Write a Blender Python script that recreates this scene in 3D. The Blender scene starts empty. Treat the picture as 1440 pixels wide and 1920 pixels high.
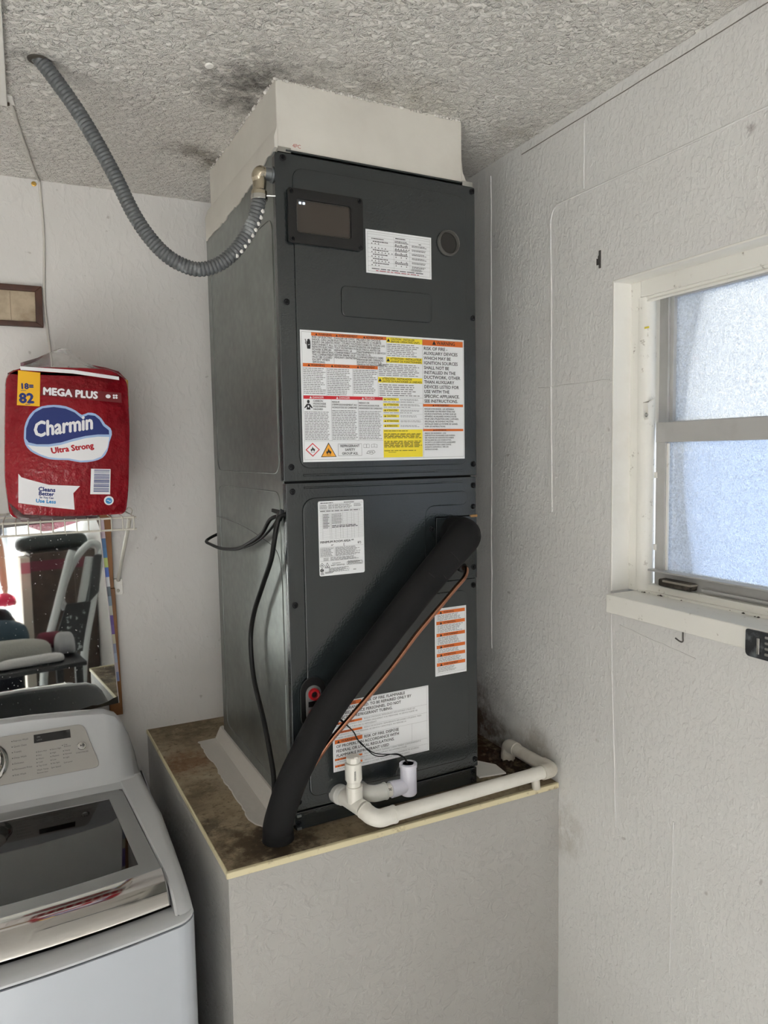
import bpy, bmesh, math, random
from mathutils import Vector, Matrix, noise
random.seed(7)
sc = bpy.context.scene
COL = sc.collection
PI = math.pi

# ---------------------------------------------------------------- camera
cam_d = bpy.data.cameras.new('camera')
cam = bpy.data.objects.new('camera', cam_d); COL.objects.link(cam)
R = Vector((0.89899792, -0.43760941, -0.01734179)); U = Vector((0.05104672, 0.06537532, 0.99655421)); F = Vector((0.43496778, 0.89678541, -0.0811108))
M = Matrix.Identity(4)
for i in range(3):
    M[i][0], M[i][1], M[i][2] = R[i], U[i], -F[i]
M.translation = Vector((-0.4458155, -1.35619575, 1.75971961))
cam.matrix_world = M
cam_d.sensor_fit = 'VERTICAL'; cam_d.sensor_height = 36.0
cam_d.lens = 1366.0 / 1920.0 * 36.0
cam_d.clip_start = 0.02; cam_d.clip_end = 200
sc.camera = cam
# ---------------------------------------------------------------- light
world = bpy.data.worlds.new('overcast_sky'); sc.world = world; world.use_nodes = True
wn = world.node_tree; wn.nodes.clear()
wo = wn.nodes.new('ShaderNodeOutputWorld'); wb = wn.nodes.new('ShaderNodeBackground')
wtc = wn.nodes.new('ShaderNodeTexCoord'); wsx = wn.nodes.new('ShaderNodeSeparateXYZ'); wr = wn.nodes.new('ShaderNodeValToRGB')
wn.links.new(wtc.outputs['Generated'], wsx.inputs[0]); wn.links.new(wsx.outputs['Z'], wr.inputs[0])
wr.color_ramp.elements[0].position = 0.0; wr.color_ramp.elements[0].color = (0.99, 0.99, 1.0, 1)
wr.color_ramp.elements[1].position = 0.75; wr.color_ramp.elements[1].color = (0.88, 0.94, 1.0, 1)
wn.links.new(wr.outputs[0], wb.inputs[0]); wn.links.new(wb.outputs[0], wo.inputs[0])
wb.inputs[1].default_value = 1.8
def area(name, loc, rot, sx, sy, power, color=(1, 1, 1), portal=False):
    l = bpy.data.lights.new(name, 'AREA'); l.shape = 'RECTANGLE'; l.size = sx; l.size_y = sy
    l.energy = power; l.color = color
    if portal: l.cycles.is_portal = True
    o = bpy.data.objects.new(name, l); COL.objects.link(o); o.location = loc; o.rotation_euler = rot
    return o
# sky portals (they give no light of their own, they only guide the sampling of the sky)
area('window_portal', (0.76, -0.70, 1.78), (0, PI/2, 0), 0.62, 0.93, 1, portal=True)
area('garage_opening_portal', (-0.95, -4.72, 1.12), (PI/2, 0, PI), 2.7, 2.24, 1, portal=True)
sun_d = bpy.data.lights.new('sun', 'SUN'); sun_d.energy = 40.0; sun_d.angle = 0.02; sun_d.color = (1.0, 0.98, 0.95)
sun = bpy.data.objects.new('sun', sun_d); COL.objects.link(sun)
sun.rotation_euler = Vector((-0.03, 0.82, -0.50)).to_track_quat('-Z', 'Y').to_euler()
sc.view_settings.view_transform = 'Standard'; sc.view_settings.look = 'None'
sc.view_settings.exposure = 0.33; sc.view_settings.gamma = 1.0; sc.view_settings.use_curve_mapping = False
cy = sc.cycles
cy.use_denoising = True; cy.max_bounces = 10; cy.diffuse_bounces = 6; cy.glossy_bounces = 4; cy.transmission_bounces = 6
cy.transparent_max_bounces = 12; cy.caustics_reflective = False; cy.caustics_refractive = False; cy.sample_clamp_indirect = 8.0

# ---------------------------------------------------------------- materials
def srgb(r, g, b):
    f = lambda c: (c/255/12.92) if c/255 <= 0.04045 else ((c/255+0.055)/1.055)**2.4
    return (f(r), f(g), f(b), 1)
class NT:
    """small node helper"""
    def __init__(s, name):
        s.m = bpy.data.materials.new(name); s.m.use_nodes = True
        s.t = s.m.node_tree; s.N = s.t.nodes; s.b = s.N['Principled BSDF']; s.out = s.N['Material Output']
        s._o = None
    def new(s, ty, **kw):
        n = s.N.new(ty)
        for k, v in kw.items(): setattr(n, k, v)
        return n
    def link(s, a, b): s.t.links.new(a, b)
    @property
    def obj(s):
        if s._o is None: s._o = s.new('ShaderNodeTexCoord').outputs['Object']
        return s._o
    def map(s, scale):
        n = s.new('ShaderNodeMapping'); n.inputs['Scale'].default_value = scale; s.link(s.obj, n.inputs[0]); return n.outputs[0]
    def noise(s, scale, detail=4, rough=0.55, vec=None, dist=0):
        n = s.new('ShaderNodeTexNoise'); n.inputs['Scale'].default_value = scale; n.inputs['Detail'].default_value = detail
        n.inputs['Roughness'].default_value = rough; n.inputs['Distortion'].default_value = dist
        s.link(vec if vec is not None else s.obj, n.inputs['Vector']); return n.outputs['Fac']
    def vor(s, scale, vec=None, feature='F1'):
        n = s.new('ShaderNodeTexVoronoi', feature=feature); n.inputs['Scale'].default_value = scale
        s.link(vec if vec is not None else s.obj, n.inputs['Vector']); return n.outputs['Distance']
    def ramp(s, fac, *stops):
        n = s.new('ShaderNodeValToRGB'); e = n.color_ramp.elements
        while len(e) < len(stops): e.new(0.5)
        for i, (p, c) in enumerate(stops):
            e[i].position = p; e[i].color = c if len(c) == 4 else (*c, 1)
        s.link(fac, n.inputs[0]); return n.outputs[0]
    def gray(s, fac, lo, hi, a=0.0, b=1.0):
        n = s.new('ShaderNodeMapRange'); n.inputs[1].default_value = lo; n.inputs[2].default_value = hi
        n.inputs[3].default_value = a; n.inputs[4].default_value = b; s.link(fac, n.inputs[0]); return n.outputs[0]
    def math(s, op, a, b=None):
        n = s.new('ShaderNodeMath', operation=op)
        for i, v in enumerate((a, b)):
            if v is None: continue
            if hasattr(v, 'is_output'): s.link(v, n.inputs[i])
            else: n.inputs[i].default_value = v
        return n.outputs[0]
    def mix(s, fac, a, b, blend='MIX'):
        n = s.new('ShaderNodeMix', data_type='RGBA', blend_type=blend)
        for i, v in ((0, fac), (6, a), (7, b)):
            if hasattr(v, 'is_output'): s.link(v, n.inputs[i])
            else: n.inputs[i].default_value = v
        return n.outputs[2]
    def bump(s, h, strength, dist, prev=None):
        n = s.new('ShaderNodeBump'); n.inputs['Strength'].default_value = strength; n.inputs['Distance'].default_value = dist
        s.link(h, n.inputs['Height'])
        if prev is not None: s.link(prev, n.inputs['Normal'])
        return n.outputs[0]
    def near(s, p, r):
        """1 at point p falling to 0 at distance r"""
        n = s.new('ShaderNodeVectorMath', operation='DISTANCE'); s.link(s.obj, n.inputs[0]); n.inputs[1].default_value = p
        return s.gray(n.outputs['Value'], 0, r, 1, 0)
    def done(s, color=None, rough=0.5, metal=0.0, normal=None, spec=None, **kw):
        b = s.b
        if color is not None:
            if hasattr(color, 'is_output'): s.link(color, b.inputs['Base Color'])
            else: b.inputs['Base Color'].default_value = color
        if hasattr(rough, 'is_output'): s.link(rough, b.inputs['Roughness'])
        else: b.inputs['Roughness'].default_value = rough
        b.inputs['Metallic'].default_value = metal
        if normal is not None: s.link(normal, b.inputs['Normal'])
        if spec is not None: b.inputs['Specular IOR Level'].default_value = spec
        for k, v in kw.items(): b.inputs[k].default_value = v
        return s.m
def plain(name, col, rough=0.5, metal=0.0, bump=None, var=None, **kw):
    t = NT(name); c = col; nm = None
    if var:
        c2, sc_, lo, hi = var
        c = t.ramp(t.noise(sc_, 5), (lo, col), (hi, c2))
    if bump: nm = t.bump(t.noise(bump[0], 3), bump[1], bump[2])
    return t.done(c, rough, metal, nm, **kw)

def wall_mat(name, base, dark, streak=(1, 1, 1), bs=1.0, scale=70, stains=()):
    t = NT(name)
    v = t.map(streak)
    big = t.noise(1.7, 5, 0.6)
    c = t.mix(t.gray(big, 0.35, 0.75), base, dark)
    specks = t.gray(t.noise(38, 2, 0.5), 0.735, 0.79)
    c = t.mix(t.math('MULTIPLY', specks, 0.35), c, srgb(112, 104, 96))
    nz = t.noise(24, 5, 0.7) if stains else None
    for p, r, s, col in stains:
        f = t.math('MULTIPLY', t.gray(t.math('MULTIPLY', t.near(p, r), t.gray(nz, 0.32, 0.62)), 0.08, 0.5), s)
        c = t.mix(f, c, srgb(*col))
    h1 = t.gray(t.noise(scale, 3, 0.5, v, 0.6), 0.46, 0.70)
    h2 = t.noise(scale*0.28, 4, 0.6, v)
    n1 = t.bump(h2, 0.35*bs, 0.010)
    n2 = t.bump(h1, 0.55*bs, 0.0035, n1)
    return t.done(c, 0.62, 0, n2, 0.35)
m_wall_r = wall_mat('painted_block_wall', srgb(228, 228, 227), srgb(218, 217, 215), (1, 1, 0.65), 0.48, 112, (((0.608, 0.30, 1.03), 0.16, 0.9, (92, 66, 44)), ((0.608, 0.16, 1.01), 0.09, 0.7, (104, 84, 62)), ((0.608, 0.02, 1.03), 0.10, 0.5, (140, 130, 112)), ((0.608, -0.08, 0.90), 0.10, 0.35, (150, 140, 122)), ((0.608, -0.535, 2.262), 0.016, 0.7, (110, 96, 98))))
m_wall_b = wall_mat('painted_smooth_wall', srgb(224, 223, 221), srgb(214, 212, 209), (1, 1, 0.6), 0.38, 55)
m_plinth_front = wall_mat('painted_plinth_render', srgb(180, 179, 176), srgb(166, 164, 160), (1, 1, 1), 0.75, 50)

def ceiling_mat():
    t = NT('sprayed_ceiling_texture')
    v = t.map((1, 1, 1))
    h1 = t.gray(t.vor(75, v, 'SMOOTH_F1'), 0.05, 0.55, 1, 0)
    h2 = t.gray(t.noise(95, 3, 0.6, v, 1.2), 0.45, 0.72)
    h3 = t.noise(22, 3, 0.6, v)
    n = t.bump(h3, 0.5, 0.012); n = t.bump(h1, 0.7, 0.006, n); n = t.bump(h2, 0.9, 0.006, n)
    c = t.mix(t.gray(t.noise(1.4, 4), 0.35, 0.7), srgb(243, 241, 236), srgb(234, 231, 225))
    nz = t.noise(16, 6, 0.7)
    for p, r, s, col in (((0.0, 0.03, 2.458), 0.16, 1.5, (84, 82, 78)), ((0.0, 0.16, 2.458), 0.14, 1.2, (95, 92, 86)),
                      ((-0.02, 0.44, 2.458), 0.10, 1.5, (88, 80, 62)), ((-0.08, 0.38, 2.458), 0.10, 1.0, (112, 104, 84)),
                      ((0.14, -0.02, 2.458), 0.14, 1.1, (106, 100, 84)), ((0.30, -0.03, 2.458), 0.16, 0.9, (128, 120, 98)),
                      ((-0.06, 0.06, 2.458), 0.12, 1.2, (92, 90, 86)), ((0.56, 0.02, 2.458), 0.10, 0.9, (128, 118, 90)),
                      ((-0.40, 0.11, 2.458), 0.055, 2.2, (70, 66, 60)), ((0.60, -0.55, 2.458), 0.05, 2.0, (80, 66, 60))):
        f = t.math('MULTIPLY', t.gray(t.math('MULTIPLY', t.near(p, r), t.gray(nz, 0.32, 0.66)), 0.06, 0.75), min(s*0.5, 0.8))
        c = t.mix(f, c, srgb(*col))
    return t.done(c, 0.8, 0, n, 0.2)
m_ceil = ceiling_mat()
m_concrete = plain('grey_concrete', srgb(206, 206, 204), 0.6, bump=(30, 0.3, 0.004), var=(srgb(190, 189, 186), 3, 0.35, 0.7))

def platform_mat():
    t = NT('stained_platform_top')
    c = t.ramp(t.noise(7, 6, 0.65), (0.30, srgb(112, 98, 78)), (0.5, srgb(158, 143, 118)), (0.72, srgb(178, 165, 142)))
    fine = t.noise(70, 4, 0.7)
    c = t.mix(t.gray(fine, 0.52, 0.72), c, srgb(104, 90, 70))
    nz = t.noise(26, 5, 0.7)
    for p, r, s, col in (((-0.07, -0.01, 1.0), 0.14, 1.0, (62, 48, 34)), ((-0.03, -0.03, 1.0), 0.10, 1.0, (52, 42, 32)), ((-0.13, 0.45, 1.0), 0.10, 0.8, (120, 74, 40)),
                      ((-0.13, 0.28, 1.0), 0.07, 0.7, (84, 70, 52)), ((0.56, 0.10, 1.0), 0.20, 1.5, (40, 30, 22)), ((0.52, 0.25, 1.0), 0.25, 1.4, (70, 46, 28)),
                      ((-0.09, 0.70, 1.0), 0.16, 0.8, (98, 84, 64)), ((-0.155, 0.1, 1.0), 0.06, 0.9, (60, 50, 40))):
        f = t.math('MULTIPLY', t.gray(t.math('MULTIPLY', t.near(p, r), t.gray(nz, 0.30, 0.6)), 0.06, 0.5), min(s*0.8, 0.97))
        c = t.mix(f, c, srgb(*col))
    n = t.bump(fine, 0.35, 0.003)
    return t.done(c, 0.75, 0, n, 0.25)
m_platform = platform_mat()
def trim_mat():
    t = NT('cream_edge_trim')
    c = t.mix(t.gray(t.noise(40, 5, 0.7), 0.58, 0.72), srgb(222, 212, 176), srgb(150, 132, 96))
    return t.done(c, 0.45)
m_trim = trim_mat()
m_white_paint = plain('old_white_paint', srgb(238, 237, 232), 0.5, bump=(25, 0.2, 0.004), var=(srgb(226, 223, 215), 9, 0.5, 0.8))
m_duct_f = plain('plastered_plenum', srgb(214, 211, 203), 0.65, bump=(14, 0.4, 0.006), var=(srgb(200, 196, 188), 5, 0.4, 0.75))
def dirty_white():
    t = NT('dirty_window_paint')
    c = t.mix(t.gray(t.noise(45, 6, 0.75), 0.62, 0.74), srgb(238, 237, 231), srgb(120, 108, 92))
    return t.done(c, 0.5)
m_win_white = dirty_white()
m_win_alu = plain('painted_aluminium_sash', srgb(186, 186, 185), 0.4, var=(srgb(174, 174, 172), 20, 0.5, 0.8))
m_soot = plain('black_grime', srgb(52, 47, 42), 0.8, var=(srgb(120, 112, 102), 30, 0.5, 0.75))

m_unit = NT('dark_slate_powder_coat')
_n = m_unit.bump(m_unit.noise(240, 2, 0.5), 0.30, 0.0012)
_n = m_unit.bump(m_unit.noise(9, 2, 0.5), 0.10, 0.004, _n)
m_unit = m_unit.done(m_unit.mix(m_unit.noise(3, 3), srgb(38, 44, 46), srgb(32, 37, 39)), 0.18, 0, _n, 0.85)
m_black = plain('black_plastic', srgb(20, 20, 21), 0.35)
m_gap = plain('dark_gap', srgb(14, 14, 15), 0.7)
m_screw = plain('black_screw', srgb(26, 26, 28), 0.3, 0.6)
def galv():
    t = NT('galvanised_steel')
    c = t.mix(t.gray(t.vor(55), 0.1, 0.8), srgb(146, 151, 148), srgb(136, 141, 138))
    c = t.mix(t.gray(t.noise(3, 4, 0.55), 0.5, 0.75), c, srgb(112, 116, 112))
    n = t.bump(t.noise(3, 2), 0.10, 0.02); n = t.bump(t.noise(140, 3), 0.05, 0.001, n)
    return t.done(c, t.gray(t.noise(30, 3), 0.3, 0.7, 0.34, 0.40), 0.85, n)
m_galv = galv()
m_steel = plain('bright_steel', srgb(196, 196, 192), 0.22, 1.0, bump=(60, 0.15, 0.001))
m_chrome = plain('chrome', srgb(215, 213, 210), 0.06, 1.0)
m_paper = plain('white_label_paper', srgb(236, 238, 240), 0.28)
m_ink = plain('black_ink', srgb(34, 34, 36), 0.4)
m_greyink = plain('grey_ink', srgb(138, 138, 140), 0.4)
m_orange = plain('orange_ink', srgb(222, 112, 44), 0.35)
m_red = plain('red_ink', srgb(204, 40, 52), 0.35)
m_yellow = plain('yellow_ink', srgb(247, 226, 60), 0.35)
m_amber = plain('amber_ink', srgb(246, 176, 60), 0.35)
m_darkglass = plain('smoked_glass', srgb(38, 36, 34), 0.08, spec=0.6)
m_foam = plain('black_foam_insulation', srgb(24, 24, 25), 0.78, bump=(160, 0.25, 0.001), spec=0.25)
m_copper = plain('copper', srgb(172, 122, 98), 0.24, 1.0, var=(srgb(120, 78, 58), 24, 0.5, 0.8))
m_pvc = plain('white_pvc', srgb(232, 230, 222), 0.32, var=(srgb(216, 212, 202), 15, 0.5, 0.8))
m_pvc_old = plain('aged_white_pvc', srgb(212, 208, 198), 0.4, var=(srgb(186, 178, 162), 18, 0.5, 0.75))
m_pvc_lav = plain('bluish_white_pvc', srgb(220, 220, 232), 0.3)
m_pvc_clear = plain('translucent_pvc', srgb(206, 206, 202), 0.25, var=(srgb(170, 170, 166), 30, 0.5, 0.8))
m_cable = plain('black_cable', srgb(11, 11, 12), 0.45, spec=0.3)
m_red_plastic = plain('red_plastic', srgb(170, 18, 30), 0.3)
m_grey_plastic = plain('grey_plastic', srgb(112, 113, 114), 0.45)
def conduit_mat():
    t = NT('grey_flexible_conduit')
    c = t.mix(t.gray(t.noise(13, 4, 0.6), 0.60, 0.68), srgb(92, 95, 97), srgb(150, 154, 156))
    return t.done(c, 0.38)
m_conduit = conduit_mat()
m_enamel = plain('white_enamel', srgb(204, 207, 210), 0.22, bump=(300, 0.05, 0.0005))
m_enamel_side = plain('white_enamel_cabinet', srgb(192, 198, 206), 0.25)
m_panel = plain('silver_control_panel', srgb(176, 174, 170), 0.35, 0.3)
m_lid = plain('grey_lid_frame', srgb(150, 152, 152), 0.3, 0.3)
m_tub = plain('grey_washer_tub', srgb(98, 102, 102), 0.4)
m_brownwood = plain('dark_reddish_wood', srgb(74, 40, 22), 0.45, var=(srgb(58, 30, 18), 30, 0.4, 0.7))
m_board = plain('brown_wooden_strip', srgb(140, 92, 42), 0.5, var=(srgb(116, 74, 34), 12, 0.4, 0.7))
m_wire_white = plain('white_coated_wire', srgb(204, 200, 190), 0.4)
m_cord = plain('painted_white_cord', srgb(206, 203, 196), 0.5)
m_brass = plain('brass', srgb(206, 170, 96), 0.3, 1.0)

def clear_glass_mix(name, col, transp, rough=0.03, bumpy=None, haze=0.0):
    t = NT(name); t.N.remove(t.b)
    tr = t.new('ShaderNodeBsdfTransparent'); tr.inputs[0].default_value = col
    gl = t.new('ShaderNodeBsdfGlossy'); gl.inputs['Roughness'].default_value = rough; gl.inputs[0].default_value = (1, 1, 1, 1)
    mx = t.new('ShaderNodeMixShader'); fr = t.new('ShaderNodeFresnel'); fr.inputs[0].default_value = 1.5
    if bumpy:
        b = t.bump(t.noise(bumpy[0], 3), bumpy[1], bumpy[2]); t.link(b, gl.inputs['Normal']); t.link(b, fr.inputs['Normal'])
    f = t.math('MAXIMUM', fr.outputs[0], 1 - transp)
    t.link(f, mx.inputs[0]); t.link(tr.outputs[0], mx.inputs[1]); t.link(gl.outputs[0], mx.inputs[2])
    sh = mx.outputs[0]
    if haze:
        df = t.new('ShaderNodeBsdfDiffuse'); df.inputs[0].default_value = (0.85, 0.85, 0.85, 1); m3 = t.new('ShaderNodeMixShader')
        t.link(t.gray(t.noise(30, 4, 0.6), 0.35, 0.7, haze*0.4, haze*1.6), m3.inputs[0]); t.link(sh, m3.inputs[1]); t.link(df.outputs[0], m3.inputs[2]); sh = m3.outputs[0]
    t.link(sh, t.out.inputs[0])
    return t.m
m_lidglass = clear_glass_mix('tinted_lid_glass', (0.10, 0.11, 0.11, 1), 0.94)
m_film = clear_glass_mix('clear_plastic_film', (0.90, 0.90, 0.90, 1), 0.85, 0.15, (60, 0.6, 0.01), 0.22)
m_sightglass = clear_glass_mix('clear_acrylic', (0.75, 0.75, 0.74, 1), 0.9, 0.08)
m_paneback = clear_glass_mix('window_glass_back', (0.96, 0.98, 0.98, 1), 0.99)
def frosted():
    t = NT('frosted_window_glass'); t.N.remove(t.b)
    h = t.noise(260, 3, 0.6)
    nb = t.bump(h, 1.0, 0.006)
    tl = t.new('ShaderNodeBsdfTranslucent'); tl.inputs[0].default_value = (0.95, 0.97, 0.98, 1); t.link(nb, tl.inputs['Normal'])
    tr = t.new('ShaderNodeBsdfTransparent'); tr.inputs[0].default_value = (0.95, 0.97, 0.99, 1)
    gl = t.new('ShaderNodeBsdfGlossy'); gl.inputs['Roughness'].default_value = 0.25; t.link(nb, gl.inputs['Normal'])
    m1 = t.new('ShaderNodeMixShader'); t.link(t.gray(h, 0.35, 0.65, 0.20, 0.50), m1.inputs[0]); t.link(tl.outputs[0], m1.inputs[1]); t.link(tr.outputs[0], m1.inputs[2])
    m2 = t.new('ShaderNodeMixShader'); m2.inputs[0].default_value = 0.05; t.link(m1.outputs[0], m2.inputs[1]); t.link(gl.outputs[0], m2.inputs[2])
    t.link(m2.outputs[0], t.out.inputs[0]); return t.m
m_frost = frosted()
def mirror_mat():
    t = NT('dusty_mirror')
    d = t.gray(t.noise(190, 2, 0.5), 0.70, 0.76)
    c = t.mix(d, (0.82, 0.86, 0.85, 1), srgb(190, 190, 188))
    return t.done(c, t.gray(d, 0, 1, 0.02, 0.5), 1.0)
m_mirror = mirror_mat()

# ---------------------------------------------------------------- geometry helpers
class MB:
    def __init__(s): s.bm = bmesh.new(); s.mats = []
    def mi(s, m):
        if m not in s.mats: s.mats.append(m)
        return s.mats.index(m)
    def box(s, x0, y0, z0, x1, y1, z1, mi=0):
        v = [s.bm.verts.new(p) for p in ((x0,y0,z0),(x1,y0,z0),(x1,y1,z0),(x0,y1,z0),(x0,y0,z1),(x1,y0,z1),(x1,y1,z1),(x0,y1,z1))]
        for f in ((0,3,2,1),(4,5,6,7),(0,1,5,4),(1,2,6,5),(2,3,7,6),(3,0,4,7)):
            s.bm.faces.new([v[i] for i in f]).material_index = mi
        return s
    def face(s, pts, mi=0):
        f = s.bm.faces.new([s.bm.verts.new(p) for p in pts]); f.material_index = mi; return s
    def prism(s, pts, d, mi=0):
        """extrude the planar outline pts by the vector d"""
        d = Vector(d); a = [s.bm.verts.new(p) for p in pts]; b = [s.bm.verts.new(Vector(p)+d) for p in pts]
        n = len(pts); fs = [s.bm.faces.new(a[::-1]), s.bm.faces.new(b)]
        for i in range(n): fs.append(s.bm.faces.new((a[i], a[(i+1) % n], b[(i+1) % n], b[i])))
        for f in fs: f.material_index = mi
        return s
    def ring(s, outer, inner, d, mi=0):
        """outline with a hole, same vertex count, extruded by d"""
        d = Vector(d); n = len(outer)
        A = [[s.bm.verts.new(Vector(p)+k) for p in L] for L in (outer, inner) for k in (Vector((0,0,0)), d)]
        o0, o1, i0, i1 = A
        for i in range(n):
            j = (i+1) % n
            for q in ((o0[i], o0[j], o1[j], o1[i]), (i0[j], i0[i], i1[i], i1[j]), (o1[i], o1[j], i1[j], i1[i]), (o0[j], o0[i], i0[i], i0[j])):
                s.bm.faces.new(q).material_index = mi
        return s
    def loft(s, secs, closed=True, caps=True, mi=0):
        L = [[s.bm.verts.new(p) for p in sec] for sec in secs]; n = len(L[0])
        for a, b in zip(L, L[1:]):
            for i in range(n if closed else n-1):
                j = (i+1) % n; s.bm.faces.new((a[i], a[j], b[j], b[i])).material_index = mi
        if caps and closed:
            s.bm.faces.new(L[0][::-1]).material_index = mi; s.bm.faces.new(L[-1]).material_index = mi
        return s
    def tube(s, pts, r, n=10, caps=True, mi=0, up=None):
        pts = [Vector(p) for p in pts]; rs = r if isinstance(r, (list, tuple)) else [r]*len(pts)
        T = []
        for i in range(len(pts)):
            a = pts[max(i-1, 0)]; b = pts[min(i+1, len(pts)-1)]; t = (b-a)
            T.append(t.normalized() if t.length > 1e-9 else (T[-1] if T else Vector((0,0,1))))
        ref = Vector(up) if up else (Vector((0,0,1)) if abs(T[0].z) < 0.9 else Vector((1,0,0)))
        nv = (ref - T[0]*ref.dot(T[0])).normalized(); secs = []
        for i, p in enumerate(pts):
            nv = (nv - T[i]*nv.dot(T[i])).normalized(); bv = T[i].cross(nv)
            secs.append([p + (nv*math.cos(2*PI*k/n) + bv*math.sin(2*PI*k/n))*rs[i] for k in range(n)])
        return s.loft(secs, True, caps, mi)
    def lathe(s, prof, n=24, o=(0,0,0), ax=(0,0,1), mi=0):
        """prof: (radius, height along ax)"""
        o = Vector(o); ax = Vector(ax).normalized()
        t = Vector((1,0,0)) if abs(ax.x) < 0.9 else Vector((0,1,0))
        a = (t - ax*t.dot(ax)).normalized(); b = ax.cross(a)
        secs = [[o + ax*h + (a*math.cos(2*PI*k/n)+b*math.sin(2*PI*k/n))*max(r, 1e-5) for k in range(n)] for r, h in prof]
        return s.loft(secs, True, True, mi)
    def build(s, name, mats, parent=None, bevel=0, seg=2, smooth=35, recalc=True, **props):
        if recalc: bmesh.ops.recalc_face_normals(s.bm, faces=s.bm.faces)
        me = bpy.data.meshes.new(name); s.bm.to_mesh(me); s.bm.free()
        for m in (mats if isinstance(mats, (list, tuple)) else [mats]): me.materials.append(m)
        o = bpy.data.objects.new(name, me); COL.objects.link(o)
        if parent: o.parent = parent
        if bevel:
            b = o.modifiers.new('bevel', 'BEVEL'); b.width = bevel; b.segments = seg; b.limit_method = 'ANGLE'; b.angle_limit = 0.6
        if smooth:
            for p in me.polygons: p.use_smooth = True
            me.set_sharp_from_angle(angle=math.radians(smooth))
            if bevel:
                w = o.modifiers.new('wn', 'WEIGHTED_NORMAL'); w.keep_sharp = False
        for k, v in props.items(): o[k] = v
        return o
def thing(name, label, cat, loc=(0,0,0), rz=0, group=None):
    o = bpy.data.objects.new(name, None); COL.objects.link(o); o.empty_display_size = 0.05
    o.location = loc; o.rotation_euler = (0, 0, rz); o['label'] = label; o['category'] = cat
    if group: o['group'] = group
    return o
def tag(o, label, cat, group=None):
    o['label'] = label; o['category'] = cat
    if group: o['group'] = group
    return o
def cr(pts, k=8):
    """Catmull-Rom through pts"""
    P = [Vector(p) for p in pts]; P = [P[0]*2-P[1]] + P + [P[-1]*2-P[-2]]; out = []
    for i in range(1, len(P)-2):
        a, b, c, d = P[i-1:i+3]
        for j in range(k):
            t = j/k
            out.append(0.5*((2*b) + (c-a)*t + (2*a-5*b+4*c-d)*t*t + (3*b-a-3*c+d)*t**3))
    out.append(P[-2]); return out
def resample(pts, step):
    out = [pts[0].copy()]; acc = 0
    for a, b in zip(pts, pts[1:]):
        L = (b-a).length
        while acc + L >= step:
            a = a + (b-a)*((step-acc)/L); out.append(a.copy()); L = (b-a).length; acc = 0
        acc += L
    return out
def rr(x0, z0, x1, z1, r, k=5, y=0.0):
    """rounded rectangle outline in the xz plane"""
    P = []
    for cx, cz, a0 in ((x1-r, z0+r, -90), (x1-r, z1-r, 0), (x0+r, z1-r, 90), (x0+r, z0+r, 180)):
        for i in range(k+1):
            a = math.radians(a0 + 90*i/k); P.append((cx+r*math.cos(a), y, cz+r*math.sin(a)))
    return P
def rpoly(pts, r, k=4):
    """round every corner of a polygon given as 2-D points (r may be a list)"""
    n = len(pts); out = []
    for i in range(n):
        p = Vector(pts[i]); a = Vector(pts[i-1]); b = Vector(pts[(i+1) % n]); q = r[i] if isinstance(r, (list, tuple)) else r
        if q <= 0: out.append(tuple(p)); continue
        s = p + (a-p).normalized()*q; e = p + (b-p).normalized()*q
        for j in range(k+1):
            t = j/k; out.append(tuple(s*(1-t)**2 + p*2*t*(1-t) + e*t*t))
    return out
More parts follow.
